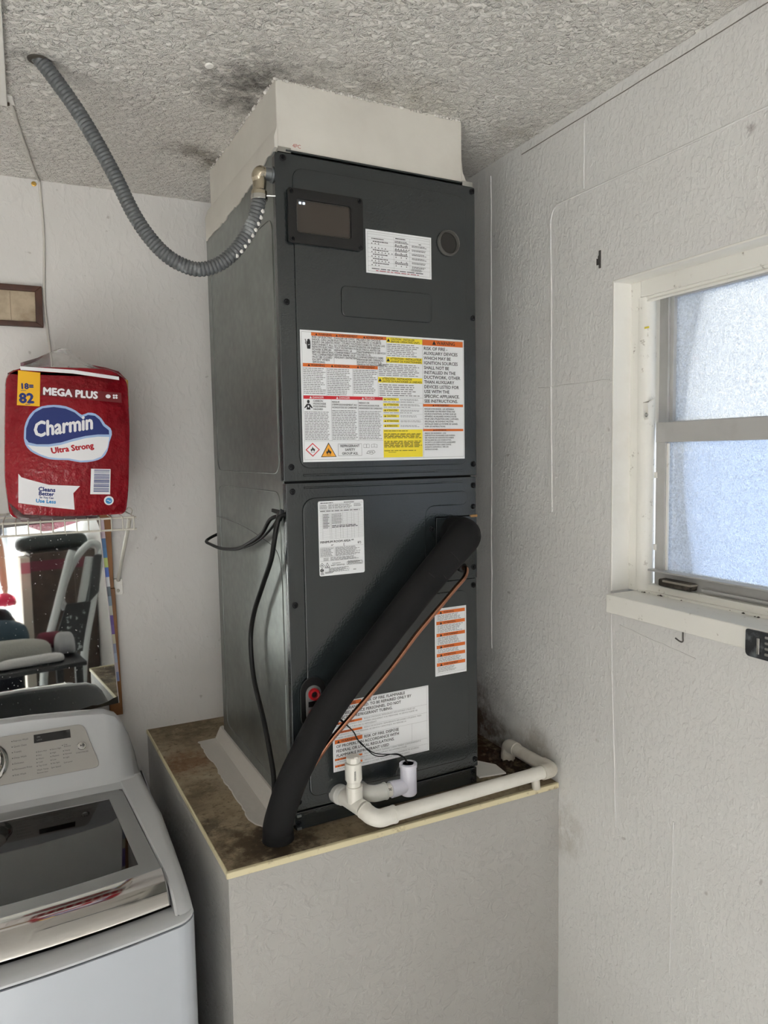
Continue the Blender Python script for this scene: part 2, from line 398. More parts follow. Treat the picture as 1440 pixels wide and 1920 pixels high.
# text as mesh outlines
_FC = {}
def glyphs(txt, bold=0.0, shear=0.0, align='LEFT', leading=1.0):
    key = (txt, bold, shear, align, leading)
    if key not in _FC:
        c = bpy.data.curves.new('t', 'FONT'); c.body = txt; c.size = 1; c.resolution_u = 2; c.offset = bold; c.shear = shear
        c.align_x = align; c.space_line = leading; c.fill_mode = 'FRONT' if hasattr(c, 'fill_mode') else c.fill_mode
        c.dimensions = '2D'
        ob = bpy.data.objects.new('t', c); me = bpy.data.meshes.new_from_object(ob)
        vs = [v.co.to_2d() for v in me.vertices]; fs = [tuple(p.vertices) for p in me.polygons]
        bpy.data.objects.remove(ob); bpy.data.curves.remove(c); bpy.data.meshes.remove(me)
        _FC[key] = (vs, fs)
    return _FC[key]
class Print:
    """flat print on a plane: P(x, y) gives the 3-D point for print coordinates, nrm the outward normal"""
    def __init__(s, P, nrm): s.P = P; s.n = Vector(nrm); s.bms = {}
    def bm(s, key):
        if key not in s.bms: s.bms[key] = bmesh.new()
        return s.bms[key]
    def poly(s, key, pts, lay=1):
        bm = s.bm(key); f = bm.faces.new([bm.verts.new(Vector(s.P(x, y)) + s.n*0.00022*lay) for x, y in pts])
        if f.normal.length == 0: f.normal_update()
        return s
    def rect(s, key, x0, y0, x1, y1, lay=1): return s.poly(key, ((x0,y0),(x1,y0),(x1,y1),(x0,y1)), lay)
    def line(s, key, x0, y0, x1, y1, w, lay=2):
        d = Vector((x1-x0, y1-y0)); nn = Vector((-d.y, d.x)).normalized()*w/2
        return s.poly(key, ((x0-nn.x,y0-nn.y),(x1-nn.x,y1-nn.y),(x1+nn.x,y1+nn.y),(x0+nn.x,y0+nn.y)), lay)
    def frame(s, key, x0, y0, x1, y1, w, lay=2):
        for a in ((x0,y0,x1,y0),(x1,y0,x1,y1),(x1,y1,x0,y1),(x0,y1,x0,y0)): s.line(key, *a, w, lay)
        return s
    def text(s, key, txt, x, y, h, maxw=None, bold=0.0, shear=0.0, align='LEFT', rot=0.0, lay=2, up=-1, leading=1.0, aspect=1.0):
        """baseline start x, y; cap height h; print y runs down when up is -1"""
        vs, fs = glyphs(txt, 0.0, shear, align, leading)
        if not vs: return s
        k = h/0.70; xs = [v.x for v in vs]; w = (max(xs)-min(xs))*k*aspect
        kx = k*aspect*(min(1.0, maxw/w) if maxw else 1.0); ca, sa = math.cos(rot), math.sin(rot)
        bm = s.bm(key+'_t'); e = bold*h*1.6
        for n_, (dx, dy) in enumerate(((0, 0),) if bold == 0 else ((0, 0), (e, 0), (-e, 0), (0, e), (0, -e))):
            V = []
            for v in vs:
                p, q = v.x*kx, v.y*k; p, q = p*ca-q*sa+dx, p*sa+q*ca+dy
                V.append(bm.verts.new(Vector(s.P(x+p, y+q*(1 if up > 0 else -1))) + s.n*(0.00022*lay+0.00002*n_)))
            for f in fs:
                try: bm.faces.new([V[i] for i in f])
                except ValueError: pass
        return s
    def fine(s, key, x0, y0, x1, y1, n, fill=0.42, lay=2, ragged=0.25):
        """print too small to read in the photograph: rows of word-long dashes"""
        dy = (y1-y0)/n
        for i in range(n):
            xe = x0 + (x1-x0)*(1-random.random()*ragged); x = x0; yc = y0+dy*(i+0.5)
            while x < xe:
                w = (x1-x0)*random.uniform(0.05, 0.17); w = min(w, xe-x)
                if w > (x1-x0)*0.015: s.rect(key, x, yc-dy*fill/2, x+w, yc+dy*fill/2, lay)
                x += w + (x1-x0)*0.022
        return s
    def tri(s, key, cx, cy, w, h, lay=2): return s.poly(key, ((cx-w/2, cy+h/2), (cx+w/2, cy+h/2), (cx, cy-h/2)), lay)
    def build(s, parent, spec, split='oryac'):
        def add(name, bm, m, stuff):
            for f in bm.faces:
                f.normal_update()
                if f.normal.dot(s.n) < 0: f.normal_flip()
            me = bpy.data.meshes.new(name); bm.to_mesh(me); bm.free(); me.materials.append(m)
            o = bpy.data.objects.new(name, me); COL.objects.link(o); o.parent = parent
            if stuff: o['kind'] = 'stuff'
        for key, (name, m) in spec.items():
            if key+'_t' in s.bms: add(name.replace('_lettering', '')+'_lettering', s.bms[key+'_t'], m, True)
            if key not in s.bms: continue
            bm = s.bms[key]
            if key in split and len(bm.faces) > 1:
                for f in list(bm.faces):
                    b2 = bmesh.new(); b2.faces.new([b2.verts.new(v.co) for v in f.verts]); add(name, b2, m, False)
                bm.free()
            else: add(name.replace('_lettering', '_marks'), bm, m, len(bm.faces) > 1)
# ================================================================ the setting
W, D, ZC, ZP = 0.6084, 0.7237, 2.4584, 1.0
def struct(o): o['kind'] = 'structure'; return o
struct(MB().box(-4.2, -4.9, -0.12, 0.85, D+0.2, 0.0).build('floor', m_concrete, smooth=0))
struct(MB().box(-4.2, -4.9, ZC, 0.85, D+0.2, ZC+0.12).build('ceiling', m_ceil, smooth=0))
struct(MB().box(-4.2, D, 0, 0.85, D+0.2, ZC).build('wall_back', m_wall_b, smooth=0))
struct(MB().box(-4.4, -4.9, 0, -4.2, D+0.2, ZC).build('wall_left', m_wall_b, smooth=0))
mb = MB()                                                           # garage door opening behind the camera
mb.box(-4.2, -4.9, 0, -2.3, -4.7, ZC); mb.box(0.4, -4.9, 0, 0.85, -4.7, ZC); mb.box(-2.3, -4.9, 2.25, 0.4, -4.7, ZC)
struct(mb.build('wall_front', m_wall_b, smooth=0))
WY0, WY1, WZ0, WZ1 = -0.2365, -1.16, 1.4705, 2.0895                 # window opening
mb = MB()
mb.box(W, WY0, 0, W+0.135, D, ZC); mb.box(W, -4.9, 0, W+0.135, WY1, ZC)
mb.box(W, WY1, 0, W+0.135, WY0, WZ0-0.037); mb.box(W, WY1, WZ1, W+0.135, WY0, ZC)
wall_r = struct(mb.build('wall_right', m_wall_r, smooth=0))
# block joints showing through the paint: thin ridges and a groove
def wobble(a, b, n, amp):
    a, b = Vector(a), Vector(b); return [a.lerp(b, i/n) + Vector((0, random.uniform(-amp, amp), random.uniform(-amp, amp))) for i in range(n+1)]
MB().tube(wobble((W, 0.06, 2.437), (W, -1.3, 2.437), 30, 0.0004), 0.0011, 6).build('ceiling_joint', plain('joint_shadow_line', srgb(122, 118, 112), 0.8), wall_r)
for pts, r in ((cr([(W, -0.050, 1.62), (W, -0.046, 1.9), (W, -0.047, 2.10), (W, -0.044, 2.22), (W, -0.045, 2.262), (W, -0.060, 2.284), (W, -0.10, 2.2865), (W, -0.3, 2.2835), (W, -0.6, 2.282), (W, -1.3, 2.281)], 6), 0.0022),
               (wobble((W, 0.192, 1.25), (W, 0.184, 2.43), 24, 0.0012), 0.0020),
               (wobble((W, -0.150, 2.292), (W, -0.149, 2.43), 10, 0.001), 0.0016),
               (wobble((W, 0.0, 1.90), (W, -0.23, 1.898), 10, 0.001), 0.0012),
               (wobble((W, -0.255, 0.98), (W, -0.2365, 1.43), 12, 0.001), 0.0016),
               (wobble((W, -0.262, 1.405), (W, -0.45, 1.382), 10, 0.0012), 0.0013),
               (wobble((W, -0.40, 0.75), (W, -0.405, 1.06), 10, 0.0012), 0.0012)):
    MB().tube(pts, r, 8).build('mortar_joint', m_wall_r, wall_r)

# ---- equipment platform (painted block plinth with stained top)
px0, px1, py0 = -0.1594, -0.1887, -0.0851
plat = thing('equipment_platform', 'waist-high white painted platform with stained brown top under the air handler', 'platform', (0, 0, 0))
out = [(px0+0.003, py0+0.004), (W-0.0003, py0+0.004+0.006), (W-0.0003, D-0.0003), (px1+0.003, D-0.0003)]
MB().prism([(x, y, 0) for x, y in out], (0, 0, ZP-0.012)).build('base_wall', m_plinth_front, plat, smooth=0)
MB().prism([(x, y, ZP-0.012) for x, y in out], (0, 0, 0.0105)).build('stained_top', m_platform, plat, smooth=0)
def strip(name, a, b, w, h, z, m):
    a, b = Vector((*a, 0)), Vector((*b, 0)); n = Vector((0, 0, 1)).cross(b-a).normalized()*w
    return MB().prism([a+Vector((0,0,z)), b+Vector((0,0,z)), b+n+Vector((0,0,z)), a+n+Vector((0,0,z))], (0, 0, h)).build(name, m, plat, bevel=0.002)
strip('front_edge_trim', (px0-0.001, py0), (W-0.002, py0+0.006), 0.009, 0.0125, ZP-0.0115, m_trim)
strip('side_edge_trim', (px1, D-0.002), (px0, py0+0.0092), 0.0045, 0.0115, ZP-0.0112, m_trim)
# white sealing membrane and plaster fillet along the unit, torn outer edge
mb = MB(); n = 40; prev = None; rows = []
for i in range(n+1):
    t = i/n; v = 0.56 - 0.535*t
    xo = -0.078 + 0.010*t + random.uniform(-0.0025, 0.0025) + (0.004 if 0.25 < t < 0.4 else 0)
    if t > 0.9: xo += (t-0.9)*0.28
    sk = -0.026*(v-0.0)
    rows.append([(xo, v+random.uniform(-.001,.001), ZP-0.001), (xo+0.0015, v, ZP+0.0016), (-0.030+sk*.4, v, ZP+0.0028), (-0.026+sk*.4, v, ZP+0.004), (-0.004+sk, v, ZP+0.032), (0.004+sk, v, ZP+0.034), (0.02, v, ZP-0.001)])
mb.loft(rows).build('sealing_membrane', plain('off_white_sealant', srgb(196, 192, 186), 0.5, bump=(30, 0.5, 0.004)), plat)
# rubble and dirt around the drain behind the pipe
mb = MB()
for i in range(46):
    a = random.uniform(0, 6.28); rr_ = random.uniform(0, 0.055)**1.0
    x, y = 0.567+math.cos(a)*rr_*0.55, 0.105+math.sin(a)*rr_; s = random.uniform(0.003, 0.009)
    mb.lathe([(0, -s), (s*0.9, -s*0.2), (s*0.6, s*0.6), (0, s*0.8)], 5, (x, y, ZP+0.001), (random.uniform(-.5,.5), random.uniform(-.5,.5), 1))
o = mb.build('drain_rubble', plain('dark_rubble', srgb(58, 46, 36), 0.9, var=(srgb(96, 78, 60), 40, 0.4, 0.7)), plat); o['kind'] = 'stuff'
MB().prism([(x, y, ZP-0.001) for x, y in ((0.462, 0.03), (0.53, 0.02), (0.535, 0.07), (0.50, 0.12), (0.47, 0.13))], (0, 0, 0.003)).build('loose_plaster_flake', m_white_paint, plat, smooth=0)

# ================================================================ window
# (window parts follow)
win = bpy.data.objects.new('window_1', None); COL.objects.link(win); win['kind'] = 'structure'
mb = MB()                                                           # plaster reveal lining (left, top)
mb.box(W-0.001, WY0-0.0035, WZ0, W+0.048, WY0+0.001, WZ1+0.001)
mb.box(W-0.001, WY1, WZ1-0.0035, W+0.048, WY0+0.001, WZ1+0.001)
mb.build('reveal', m_white_paint, win, bevel=0.0015)
wx = W+0.044
mb = MB()
mb.box(wx, WY0-0.028, WZ0, wx+0.10, WY0, WZ1); mb.build('side_casing', m_win_white, win, bevel=0.0015)
MB().box(wx, WY1, WZ1-0.034, wx+0.10, WY0-0.0285, WZ1).build('head_casing', m_win_white, win, bevel=0.0015)
MB().box(wx+0.001, WY1, WZ0-0.03, wx+0.10, WY0-0.0285, WZ0+0.004).build('sill_bed', m_win_white, win)
MB().tube([(wx+0.016, WY0-0.030, WZ0+0.004), (wx+0.016, WY0-0.030, WZ1-0.035)], 0.0175, 20).build('quarter_round', m_win_white, win)
for dz, r in ((0.036, 0.004), (0.043, 0.003)):
    MB().tube([(wx+0.006, WY1, WZ1-dz), (wx+0.006, WY0-0.03, WZ1-dz)], r, 8).build('head_bead', m_win_white, win)
# upper sash (outer track)
ux = W+0.097
mb = MB()
mb.box(ux, -0.300, 1.80, ux+0.02, -0.235, 2.075); mb.box(ux, WY1, 2.053, ux+0.02, -0.300, 2.075); mb.box(ux-0.006, -0.292, 1.80, ux, -0.2895, 2.055)
mb.box(ux, WY1, 1.80, ux+0.02, -0.30, 1.812)
mb.build('upper_sash', m_win_alu, win, bevel=0.001)
# lower sash (inner track)
lx = W+0.066
mb = MB()
mb.box(lx, -0.3115, 1.512, lx+0.02, -0.288, 1.809); mb.box(lx-0.001, WY1, 1.7705, lx+0.022, -0.288, 1.8095)
mb.box(lx, WY1, 1.487, lx+0.02, -0.288, 1.514); mb.box(lx-0.014, WY1, 1.5145, lx+0.02, -0.283, 1.518)
mb.build('lower_sash', m_win_alu, win, bevel=0.001)
MB().box(lx+0.004, -0.3155, 1.518, lx+0.008, -0.3115, 1.768).build('glazing_bead', m_win_white, win)
MB().box(lx-0.012, WY1, WZ0+0.0, lx+0.03, -0.279, 1.4875).build('sill_track', m_win_white, win, bevel=0.002)
MB().box(lx-0.010, WY1, 1.4935, lx-0.002, -0.41, 1.4975).build('track_lip', m_win_alu, win)
for z in (1.700, 1.556): MB().box(lx-0.003, -0.2935, z, lx, -0.286, z+0.012).build('guide_block', m_white_paint, win, bevel=0.001)
def pane(name, x, y0, y1, z0, z1):
    mb = MB(); a, b = x, x+0.004
    mb.face([(a,y0,z0),(a,y1,z0),(a,y1,z1),(a,y0,z1)], 0); mb.face([(b,y0,z0),(b,y0,z1),(b,y1,z1),(b,y1,z0)], 1)
    return mb.build(name, [m_frost, m_paneback], win, smooth=0, recalc=False)
pane('upper_pane', ux+0.008, -0.298, WY1, 1.81, 2.056)
pane('lower_pane', lx+0.008, -0.310, WY1, 1.514, 1.772)
# broken latch plate caked with grime at the foot of the lower sash
MB().box(lx-0.022, -0.395, 1.4905, lx-0.001, -0.318, 1.5045).build('latch_plate', m_soot, win, bevel=0.003)
MB().box(lx-0.024, -0.398, 1.4995, lx-0.004, -0.33, 1.5035).build('latch_lip', plain('grimy_grey', srgb(150, 144, 134), 0.7), win, bevel=0.001)
mb = MB()
for i in range(60):
    y = random.uniform(-1.0, -0.28) if i % 3 else random.uniform(-0.36, -0.28); s = random.uniform(0.0015, 0.0042)
    mb.lathe([(0, -s*.4), (s, 0), (0, s*.5)], 5, (wx+random.uniform(-0.006, 0.004) if i % 2 else lx-0.014, y, WZ0+0.0015))
o = mb.build('sill_dirt', m_soot, win); o['kind'] = 'stuff'
# sill board, standing proud of the wall
MB().box(W-0.029, WY1-0.03, WZ0-0.037, wx+0.012, -0.2535, WZ0).build('window_sill', m_win_white, win, bevel=0.002)
# sash lock: folded tin clip with a screw
lock = thing('sash_stop_clip', 'small white metal clip screwed to the window jamb above the lower sash', 'clip', (wx+0.004, -0.276, 1.835))
MB().prism([(-0.0035, 0.016, 0.014), (-0.0035, -0.010, 0.014), (-0.0035, -0.012, -0.018), (-0.0035, -0.002, -0.020)], (0.0015, 0, 0)).build('plate', m_white_paint, lock, smooth=0)
MB().prism([(-0.0035, 0.012, 0.014), (-0.0035, -0.012, 0.014), (0.010, -0.010, 0.019), (0.010, 0.010, 0.019)], (0, 0, 0.001)).build('tab', plain('dull_tin', srgb(150, 146, 138), 0.5), lock, smooth=0)
MB().prism([(-0.0035, -0.010, 0.013), (0.002, -0.024, 0.022), (0.002, -0.024, 0.023), (-0.0035, -0.010, 0.0142)], (0.003, 0, 0)).build('bent_finger', m_white_paint, lock, smooth=0)
MB().lathe([(0.0045, 0), (0.0045, 0.0015), (0.003, 0.0025), (0, 0.0025)], 14, (-0.0035, -0.007, -0.010), (-1, 0, 0)).build('screw', m_steel, lock)
tag(MB().box(wx-0.004, -0.290, 1.992, wx-0.0015, -0.279, 1.9955).build('yellow_chip', plain('yellow_paint', srgb(232, 214, 70), 0.6), bevel=0.0008), 'tiny yellow chip stuck on the window jamb near its top', 'chip').rotation_euler = (0, 0, 0)
# dirty metal bracket on the sill edge
br = thing('roller_blind_bracket', 'grimy black metal bracket fixed to the front of the window sill', 'bracket', (W-0.029, -0.595, WZ0-0.024))
MB().prism(rr(-0.034, -0.024, 0.022, 0.022, 0.008), (0, 0, 0)) if False else None
pl = [( -0.004, y, z) for y, z in rpoly([(0.022, 0.022), (-0.16, 0.024), (-0.16, -0.022), (0.022, -0.022)], [0.004, 0, 0, 0.009])]
MB().prism(pl, (0.004, 0, 0)).build('back_plate', plain('scuffed_black_metal', srgb(60, 62, 66), 0.4, 0.5, var=(srgb(116, 122, 126), 60, 0.5, 0.7), bump=(80, 0.4, 0.002)), br, bevel=0.001)
MB().box(-0.008, -0.006, -0.014, -0.004, -0.001, 0.012).build('bright_tongue', m_steel, br, bevel=0.0006)
for k in range(4): MB().box(-0.0065, -0.16, -0.014+k*0.009, -0.004, -0.014, -0.010+k*0.009).build('rib', plain('dusty_rib', srgb(140, 140, 136), 0.6), br, bevel=0.001)
tag(MB().tube(cr([(W-0.012, -0.4306, 1.4335), (W-0.012, -0.4306, 1.420), (W-0.012, -0.4306, 1.412), (W-0.013, -0.426, 1.4105), (W-0.016, -0.417, 1.4155)], 4), 0.0014, 8).build('screw_hook', plain('dull_hook_metal', srgb(96, 94, 92), 0.4, 0.8)), 'small bent metal hook hanging under the window sill', 'hook')
# slotted hanger on the wall
hk = MB(); hk.prism([(W-0.002, y, z) for y, z in ((-0.197, 2.1225), (-0.2015, 2.1225), (-0.2015, 2.157), (-0.197, 2.157))], (0.002, 0, 0))
hk.prism([(W-0.002, y, z) for y, z in ((-0.1905, 2.130), (-0.1975, 2.130), (-0.1975, 2.149), (-0.1945, 2.146), (-0.1945, 2.140), (-0.1905, 2.143))], (0.002, 0, 0))
tag(hk.build('wall_hanger_plate', plain('dark_grey_hanger', srgb(74, 72, 70), 0.6), smooth=0), 'small dark metal hanger plate on the wall left of the window', 'hanger')

# outside
struct(MB().box(1.2, -8, -0.4, 12, 6, -0.15).build('ground', plain('pale_concrete_paving', srgb(190, 192, 194), 0.8)))
struct(MB().box(-9, -14, -0.13, 0.9, -4.9, -0.01).build('driveway', plain('pale_driveway', srgb(176, 176, 174), 0.8)))
nh = thing('neighbouring_house', 'neighbouring pale blue house wall with a white wall added above to dim the window, blurred through the frosted window', 'house', (2.4, -1, -0.15))
MB().box(0, -7, 0, 0.2, 7, 1.95).build('blue_wall', plain('pale_blue_wall', srgb(196, 214, 246), 0.8), nh)
MB().box(0, -7, 1.951, 0.2, 7, 3.3).build('dimming_wall', plain('dimming_wall_white', srgb(250, 249, 246), 0.8), nh)  # added upper wall, hides the bright sky and dims the upper pane
MB().box(-0.3, -7.1, 3.301, 0.4, 7.1, 3.4).build('eaves', plain('white_eaves', srgb(236, 236, 234), 0.7), nh, bevel=0.01)
# ================================================================ plenum box between unit and ceiling
RZ = 0.026; O = Vector((0.0, -0.004, ZP))
plen = thing('plenum_box', 'white plastered plenum box joining the air handler to the ceiling', 'duct', O, RZ)
H = 1.3333; PZ = ZC - ZP + 0.002
mb = MB()
mb.box(0.004, 0.006, H-0.004, 0.418, 0.50, PZ)
o = mb.build('plastered_box', m_duct_f, plen, bevel=0.003)
# flared plaster foot at the right and the skirt lapped onto the cabinet side, torn lower edge
fo = [(0.418, 0.008, PZ), (0.418, 0.008, H+0.045), (0.421, 0.008, H+0.02), (0.428, 0.008, H+0.006), (0.438, 0.010, H+0.001), (0.418, 0.008, H+0.001)]
MB().prism(fo, (0, 0.45, 0)).build('plaster_flare', m_duct_f, plen)
mb = MB(); rows = []
prof = [(0.004, 1.331), (0.05, 1.329), (0.10, 1.318), (0.14, 1.312), (0.20, 1.309), (0.26, 1.302), (0.30, 1.306), (0.36, 1.298), (0.42, 1.300), (0.50, 1.296), (0.54, 1.297)]
for i in range(len(prof)-1):
    for k in range(5):
        t = k/5; v = prof[i][0]*(1-t)+prof[i+1][0]*t; z = prof[i][1]*(1-t)+prof[i+1][1]*t + random.uniform(-0.0025, 0.0025)
        rows.append([(-0.0022, v, z), (-0.0026, v, H+0.02), (0.004, v, H+0.04), (0.004, v, z)])
mb.loft(rows).build('plaster_skirt', m_duct_f, plen)
# ceiling bead of spray texture round the box
mb = MB()
for i in range(190):
    t = random.random()
    p = (random.uniform(0, 0.42), 0.004, PZ-0.004) if t < 0.6 else (0.002, random.uniform(0, 0.5), PZ-0.004)
    s = random.uniform(0.0012, 0.0036); mb.lathe([(0, -s), (s, -0.2*s), (s*0.7, s*0.7), (0, s)], 6, p, (random.uniform(-.4,.4), -1 if t < .6 else 0.2, random.uniform(-1,1)))
o = mb.build('spray_texture_bead', m_ceil, plen); o['kind'] = 'stuff'
pr = Print(lambda x, y: (x, 0.0058, H+0.010-y), (0, -1, 0))
pr.text('r', '4PC', 0.034, 0.004, 0.007, bold=0.0, lay=1); pr.build(plen, {'r': ('red_scribble', plain('dull_red_pencil', srgb(170, 70, 60), 0.6))})

# ================================================================ air handler
ah = thing('air_handler', 'tall dark slate-grey air handler covered in warning labels on the platform', 'air handler', O, RZ)
UW = 0.4435
mb = MB(); mb.box(0.0, 0.018, 0.0, UW, 0.54, H); cab = mb.build('cabinet', m_galv, ah, bevel=0.002)
MB().box(0.003, 0.0172, 0.003, UW-0.003, 0.020, H-0.003).build('front_recess', m_gap, ah)
def outline_bead(name, pts, r, m, parent, closed=True):
    P = [Vector(p) for p in pts]
    if closed: P.append(P[0].copy())
    return MB().tube(P, r, 6).build(name, m, parent)
side_loop = lambda z0, z1, k: [(-0.0002, a, b) for a, b in rpoly([(0.036, z0), (0.50, z0), (0.50, z1), (0.036, z1)], 0.03, 6)]
outline_bead('pressed_side_panel', side_loop(0.722, 1.215, 0), 0.0014, m_galv, cab)
outline_bead('pressed_side_panel', side_loop(0.06, 0.685, 0), 0.0014, m_galv, cab)
# bright top flange corner tabs
MB().box(0.004, 0.004, H-0.006, 0.030, 0.02, H+0.003).build('flange_tab', m_steel, ah)
MB().box(UW-0.028, 0.002, H-0.010, UW-0.002, 0.02, H+0.001).build('flange_tab', m_steel, ah)
MB().box(0.02, 0.003, H-0.004, UW-0.004, 0.02, H-0.001).build('top_flange', m_unit, ah)
def plate(name, pts2, y0, th, parent, m=m_unit, bev=0.002, seg=2):
    return MB().prism([(x, y0, z) for x, z in pts2], (0, th, 0)).build(name, m, parent, bevel=bev, seg=seg)
def screw(parent, x, z, y=0.0):
    s = MB(); s.lathe([(0.0062, 0), (0.0062, 0.0012), (0.0045, 0.0016)], 16, (x, y, z), (0, -1, 0))
    s.lathe([(0.0040, 0.001), (0.0040, 0.0046), (0.0034, 0.0052), (0, 0.0052)], 6, (x, y, z), (0, -1, 0))
    return s.build('screw', m_screw, parent)
# upper door
ZS = 0.7051
ud = plate('upper_door', rpoly([(-0.004, ZS+0.0016), (0.446, ZS+0.0016), (0.446, 1.3245), (-0.004, 1.3245)], [0.003, 0.003, 0.006, 0.008]), 0.0, 0.0178, ah, bev=0.0022, seg=3)
plate('pressed_field', rpoly([(0.0297, 0.7315), (0.4196, 0.7315), (0.4196, 1.300), (0.0297, 1.300)], 0.024, 6), -0.0034, 0.004, ud, bev=0.0026, seg=3)
plate('pressed_handle', rpoly([(0.1244, 1.0297), (0.3316, 1.0297), (0.3316, 1.0895), (0.1244, 1.0895)], 0.012, 6), -0.0062, 0.005, ud, bev=0.0022, seg=3)
MB().tube([(0.0366, 0.0002, 0.7182), (0.4105, 0.0002, 0.7182)], 0.0021, 10).build('pressed_rib', m_unit, ud)
for x, z in ((0.0118, 1.3145), (0.438, 1.3140), (0.0115, 1.0490), (0.438, 1.0473), (0.0117, 0.7348), (0.4365, 0.7315)): screw(ud, x, z)
# viewing window with black frame
yf = -0.0034
vw = MB().ring([(x, yf, z) for x, z in rpoly([(0.0160, 1.1590), (0.1732, 1.1590), (0.1732, 1.2600), (0.0160, 1.2600)], 0.007, 4)],
               [(x, yf, z) for x, z in rpoly([(0.0330, 1.1785), (0.1465, 1.1785), (0.1465, 1.2410), (0.0330, 1.2410)], 0.007, 4)], (0, -0.0065, 0)).build('viewing_window', m_black, ah, bevel=0.0012)
plate('smoked_pane', rpoly([(0.0325, 1.1780), (0.1470, 1.1780), (0.1470, 1.2415), (0.0325, 1.2415)], 0.007, 4), -0.0058, 0.003, vw, plain('smoked_brown_acrylic', srgb(66, 60, 55), 0.12), 0.0008)
outline_bead('clear_rim', [(x, -0.0060, z) for x, z in rpoly([(0.0345, 1.1800), (0.1450, 1.1800), (0.1450, 1.2395), (0.0345, 1.2395)], 0.008, 5)], 0.0012, m_sightglass, vw)
for x, z in ((0.0235, 1.1655), (0.1655, 1.1655), (0.0235, 1.2535), (0.1655, 1.2535)): screw(vw, x, z, yf-0.005)
for x in (0.0395, 0.0470): MB().box(x, -0.0072, 1.2325, x+0.0045, -0.0057, 1.2365).build('glint_spot', NT('pale_glint').done(srgb(200, 215, 240), 0.3, **{'Emission Color': (0.75, 0.85, 1, 1), 'Emission Strength': 0.8}), vw)  # highlight on the pane painted as two pale glowing spots
# round sight glass
sg = MB().lathe([(0.0212, -0.001), (0.0268, 0.000), (0.0272, 0.0035), (0.0255, 0.0065), (0.0225, 0.0065), (0.0212, 0.0035), (0.0212, -0.001)], 40, (0.3745, yf, 1.1985), (0, -1, 0)).build('sight_glass', plain('translucent_grey_ring', srgb(92, 91, 88), 0.18), ah)
MB().lathe([(0, 0.001), (0.0213, 0.001), (0.0213, 0.0), (0, 0.0)], 32, (0.3745, yf, 1.1985), (0, -1, 0)).build('dark_lens', m_darkglass, sg)
outline_bead('ring_gleam', [(0.3745+0.0240*math.cos(a*PI/16), yf-0.0064, 1.1985+0.0240*math.sin(a*PI/16)) for a in range(32)], 0.0009, m_sightglass, sg)
# lower door with the cut-out for the refrigerant panel
cx0, cz0, cz1 = 0.3386, 0.4775, 0.6172
ld = plate('lower_door', rpoly([(-0.001, 0.0425), (UW, 0.0425), (UW, cz0-0.0008), (cx0-0.0008, cz0-0.0008), (cx0-0.0008, cz1+0.0008), (UW, cz1+0.0008), (UW, ZS-0.0016), (-0.001, ZS-0.0016)], [0.003, 0.003, 0, 0, 0, 0, 0.003, 0.003]), 0.0, 0.0178, ah, bev=0.0016, seg=2)
f = rpoly([(0.0324, 0.066), (0.4172, 0.066), (0.4172, 0.4528), (0.3114, 0.4528), (0.3114, 0.6432), (0.4172, 0.6432), (0.4172, 0.6732), (0.0324, 0.6732)], [0.02, 0.02, 0.02, 0.004, 0.024, 0.0148, 0.0148, 0.030], 7)
plate('pressed_field', f, -0.0034, 0.004, ld, bev=0.0026, seg=3)
MB().tube([(0.0372, 0.0002, 0.6938), (0.4078, 0.0002, 0.6938)], 0.0021, 10).build('pressed_rib', m_unit, ld)
for x, z in ((0.0125, 0.6871), (0.4358, 0.6844), (0.4355, 0.6371), (0.3275, 0.5938), (0.4345, 0.4614), (0.0116, 0.4630), (0.4350, 0.0597), (0.0085, 0.0610)): screw(ld, x, z)
ap = plate('refrigerant_access_panel', [(cx0, cz0), (UW, cz0), (UW, cz1), (cx0, cz1)], -0.0018, 0.019, ah, bev=0.001)
MB().box(cx0+0.002, -0.0030, cz1-0.0035, UW-0.001, -0.0015, cz1-0.0012).build('folded_lip', m_unit, ap)
screw(ap, 0.4345, 0.5023, -0.0018)
MB().box(0.4265, -0.0032, cz1-0.0030, UW+0.001, 0.0005, cz1+0.0022).build('gasket_end', plain('tan_foam', srgb(170, 132, 84), 0.8), ap)
bp = plate('base_panel', [(0.001, 0.002), (UW-0.002, 0.002), (UW-0.002, 0.0385), (0.001, 0.0385)], 0.002, 0.016, ah, bev=0.0015)
for x, z in ((0.0065, 0.0165), (0.4305, 0.0305), (0.4305, 0.0120)): screw(bp, x, z, 0.002)
for x, z in ((0.004, 0.0300), (0.004, 0.0035)): MB().box(x, -0.0015, z, x+0.009, 0.002, z+0.004).build('steel_tab', m_galv, bp)
# refrigerant stub ports: black boot, grey gasket, red caps
yp = -0.0034
pp = plate('service_port_boot', [(x, z) for x, _, z in rr(0.0155, 0.209, 0.0705, 0.3145, 0.0272, 8)], yp-0.003, 0.003, ah, m_black, 0.001)
plate('grey_gasket', [(x, z) for x, _, z in rr(0.0265, 0.2235, 0.0595, 0.2985, 0.0164, 8)], yp-0.0055, 0.003, pp, m_grey_plastic, 0.0008)
MB().box(0.031, yp-0.0062, 0.2555, 0.052, yp-0.005, 0.2665).build('gasket_slot', m_black, pp, bevel=0.001)
for z in (0.2812, 0.2405):
    MB().lathe([(0.0060, 0.004), (0.0064, 0.009), (0.0085, 0.0105), (0.0112, 0.010), (0.0121, 0.007), (0.0121, 0.0)], 28, (0.0430, yp-0.003, z), (0, -1, 0)).build('red_plug', m_red_plastic, pp)
    MB().lathe([(0, 0.0043), (0.0062, 0.0043), (0.0062, 0.002), (0, 0.002)], 20, (0.0430, yp-0.003, z), (0, -1, 0)).build('plug_hole', m_gap, pp)

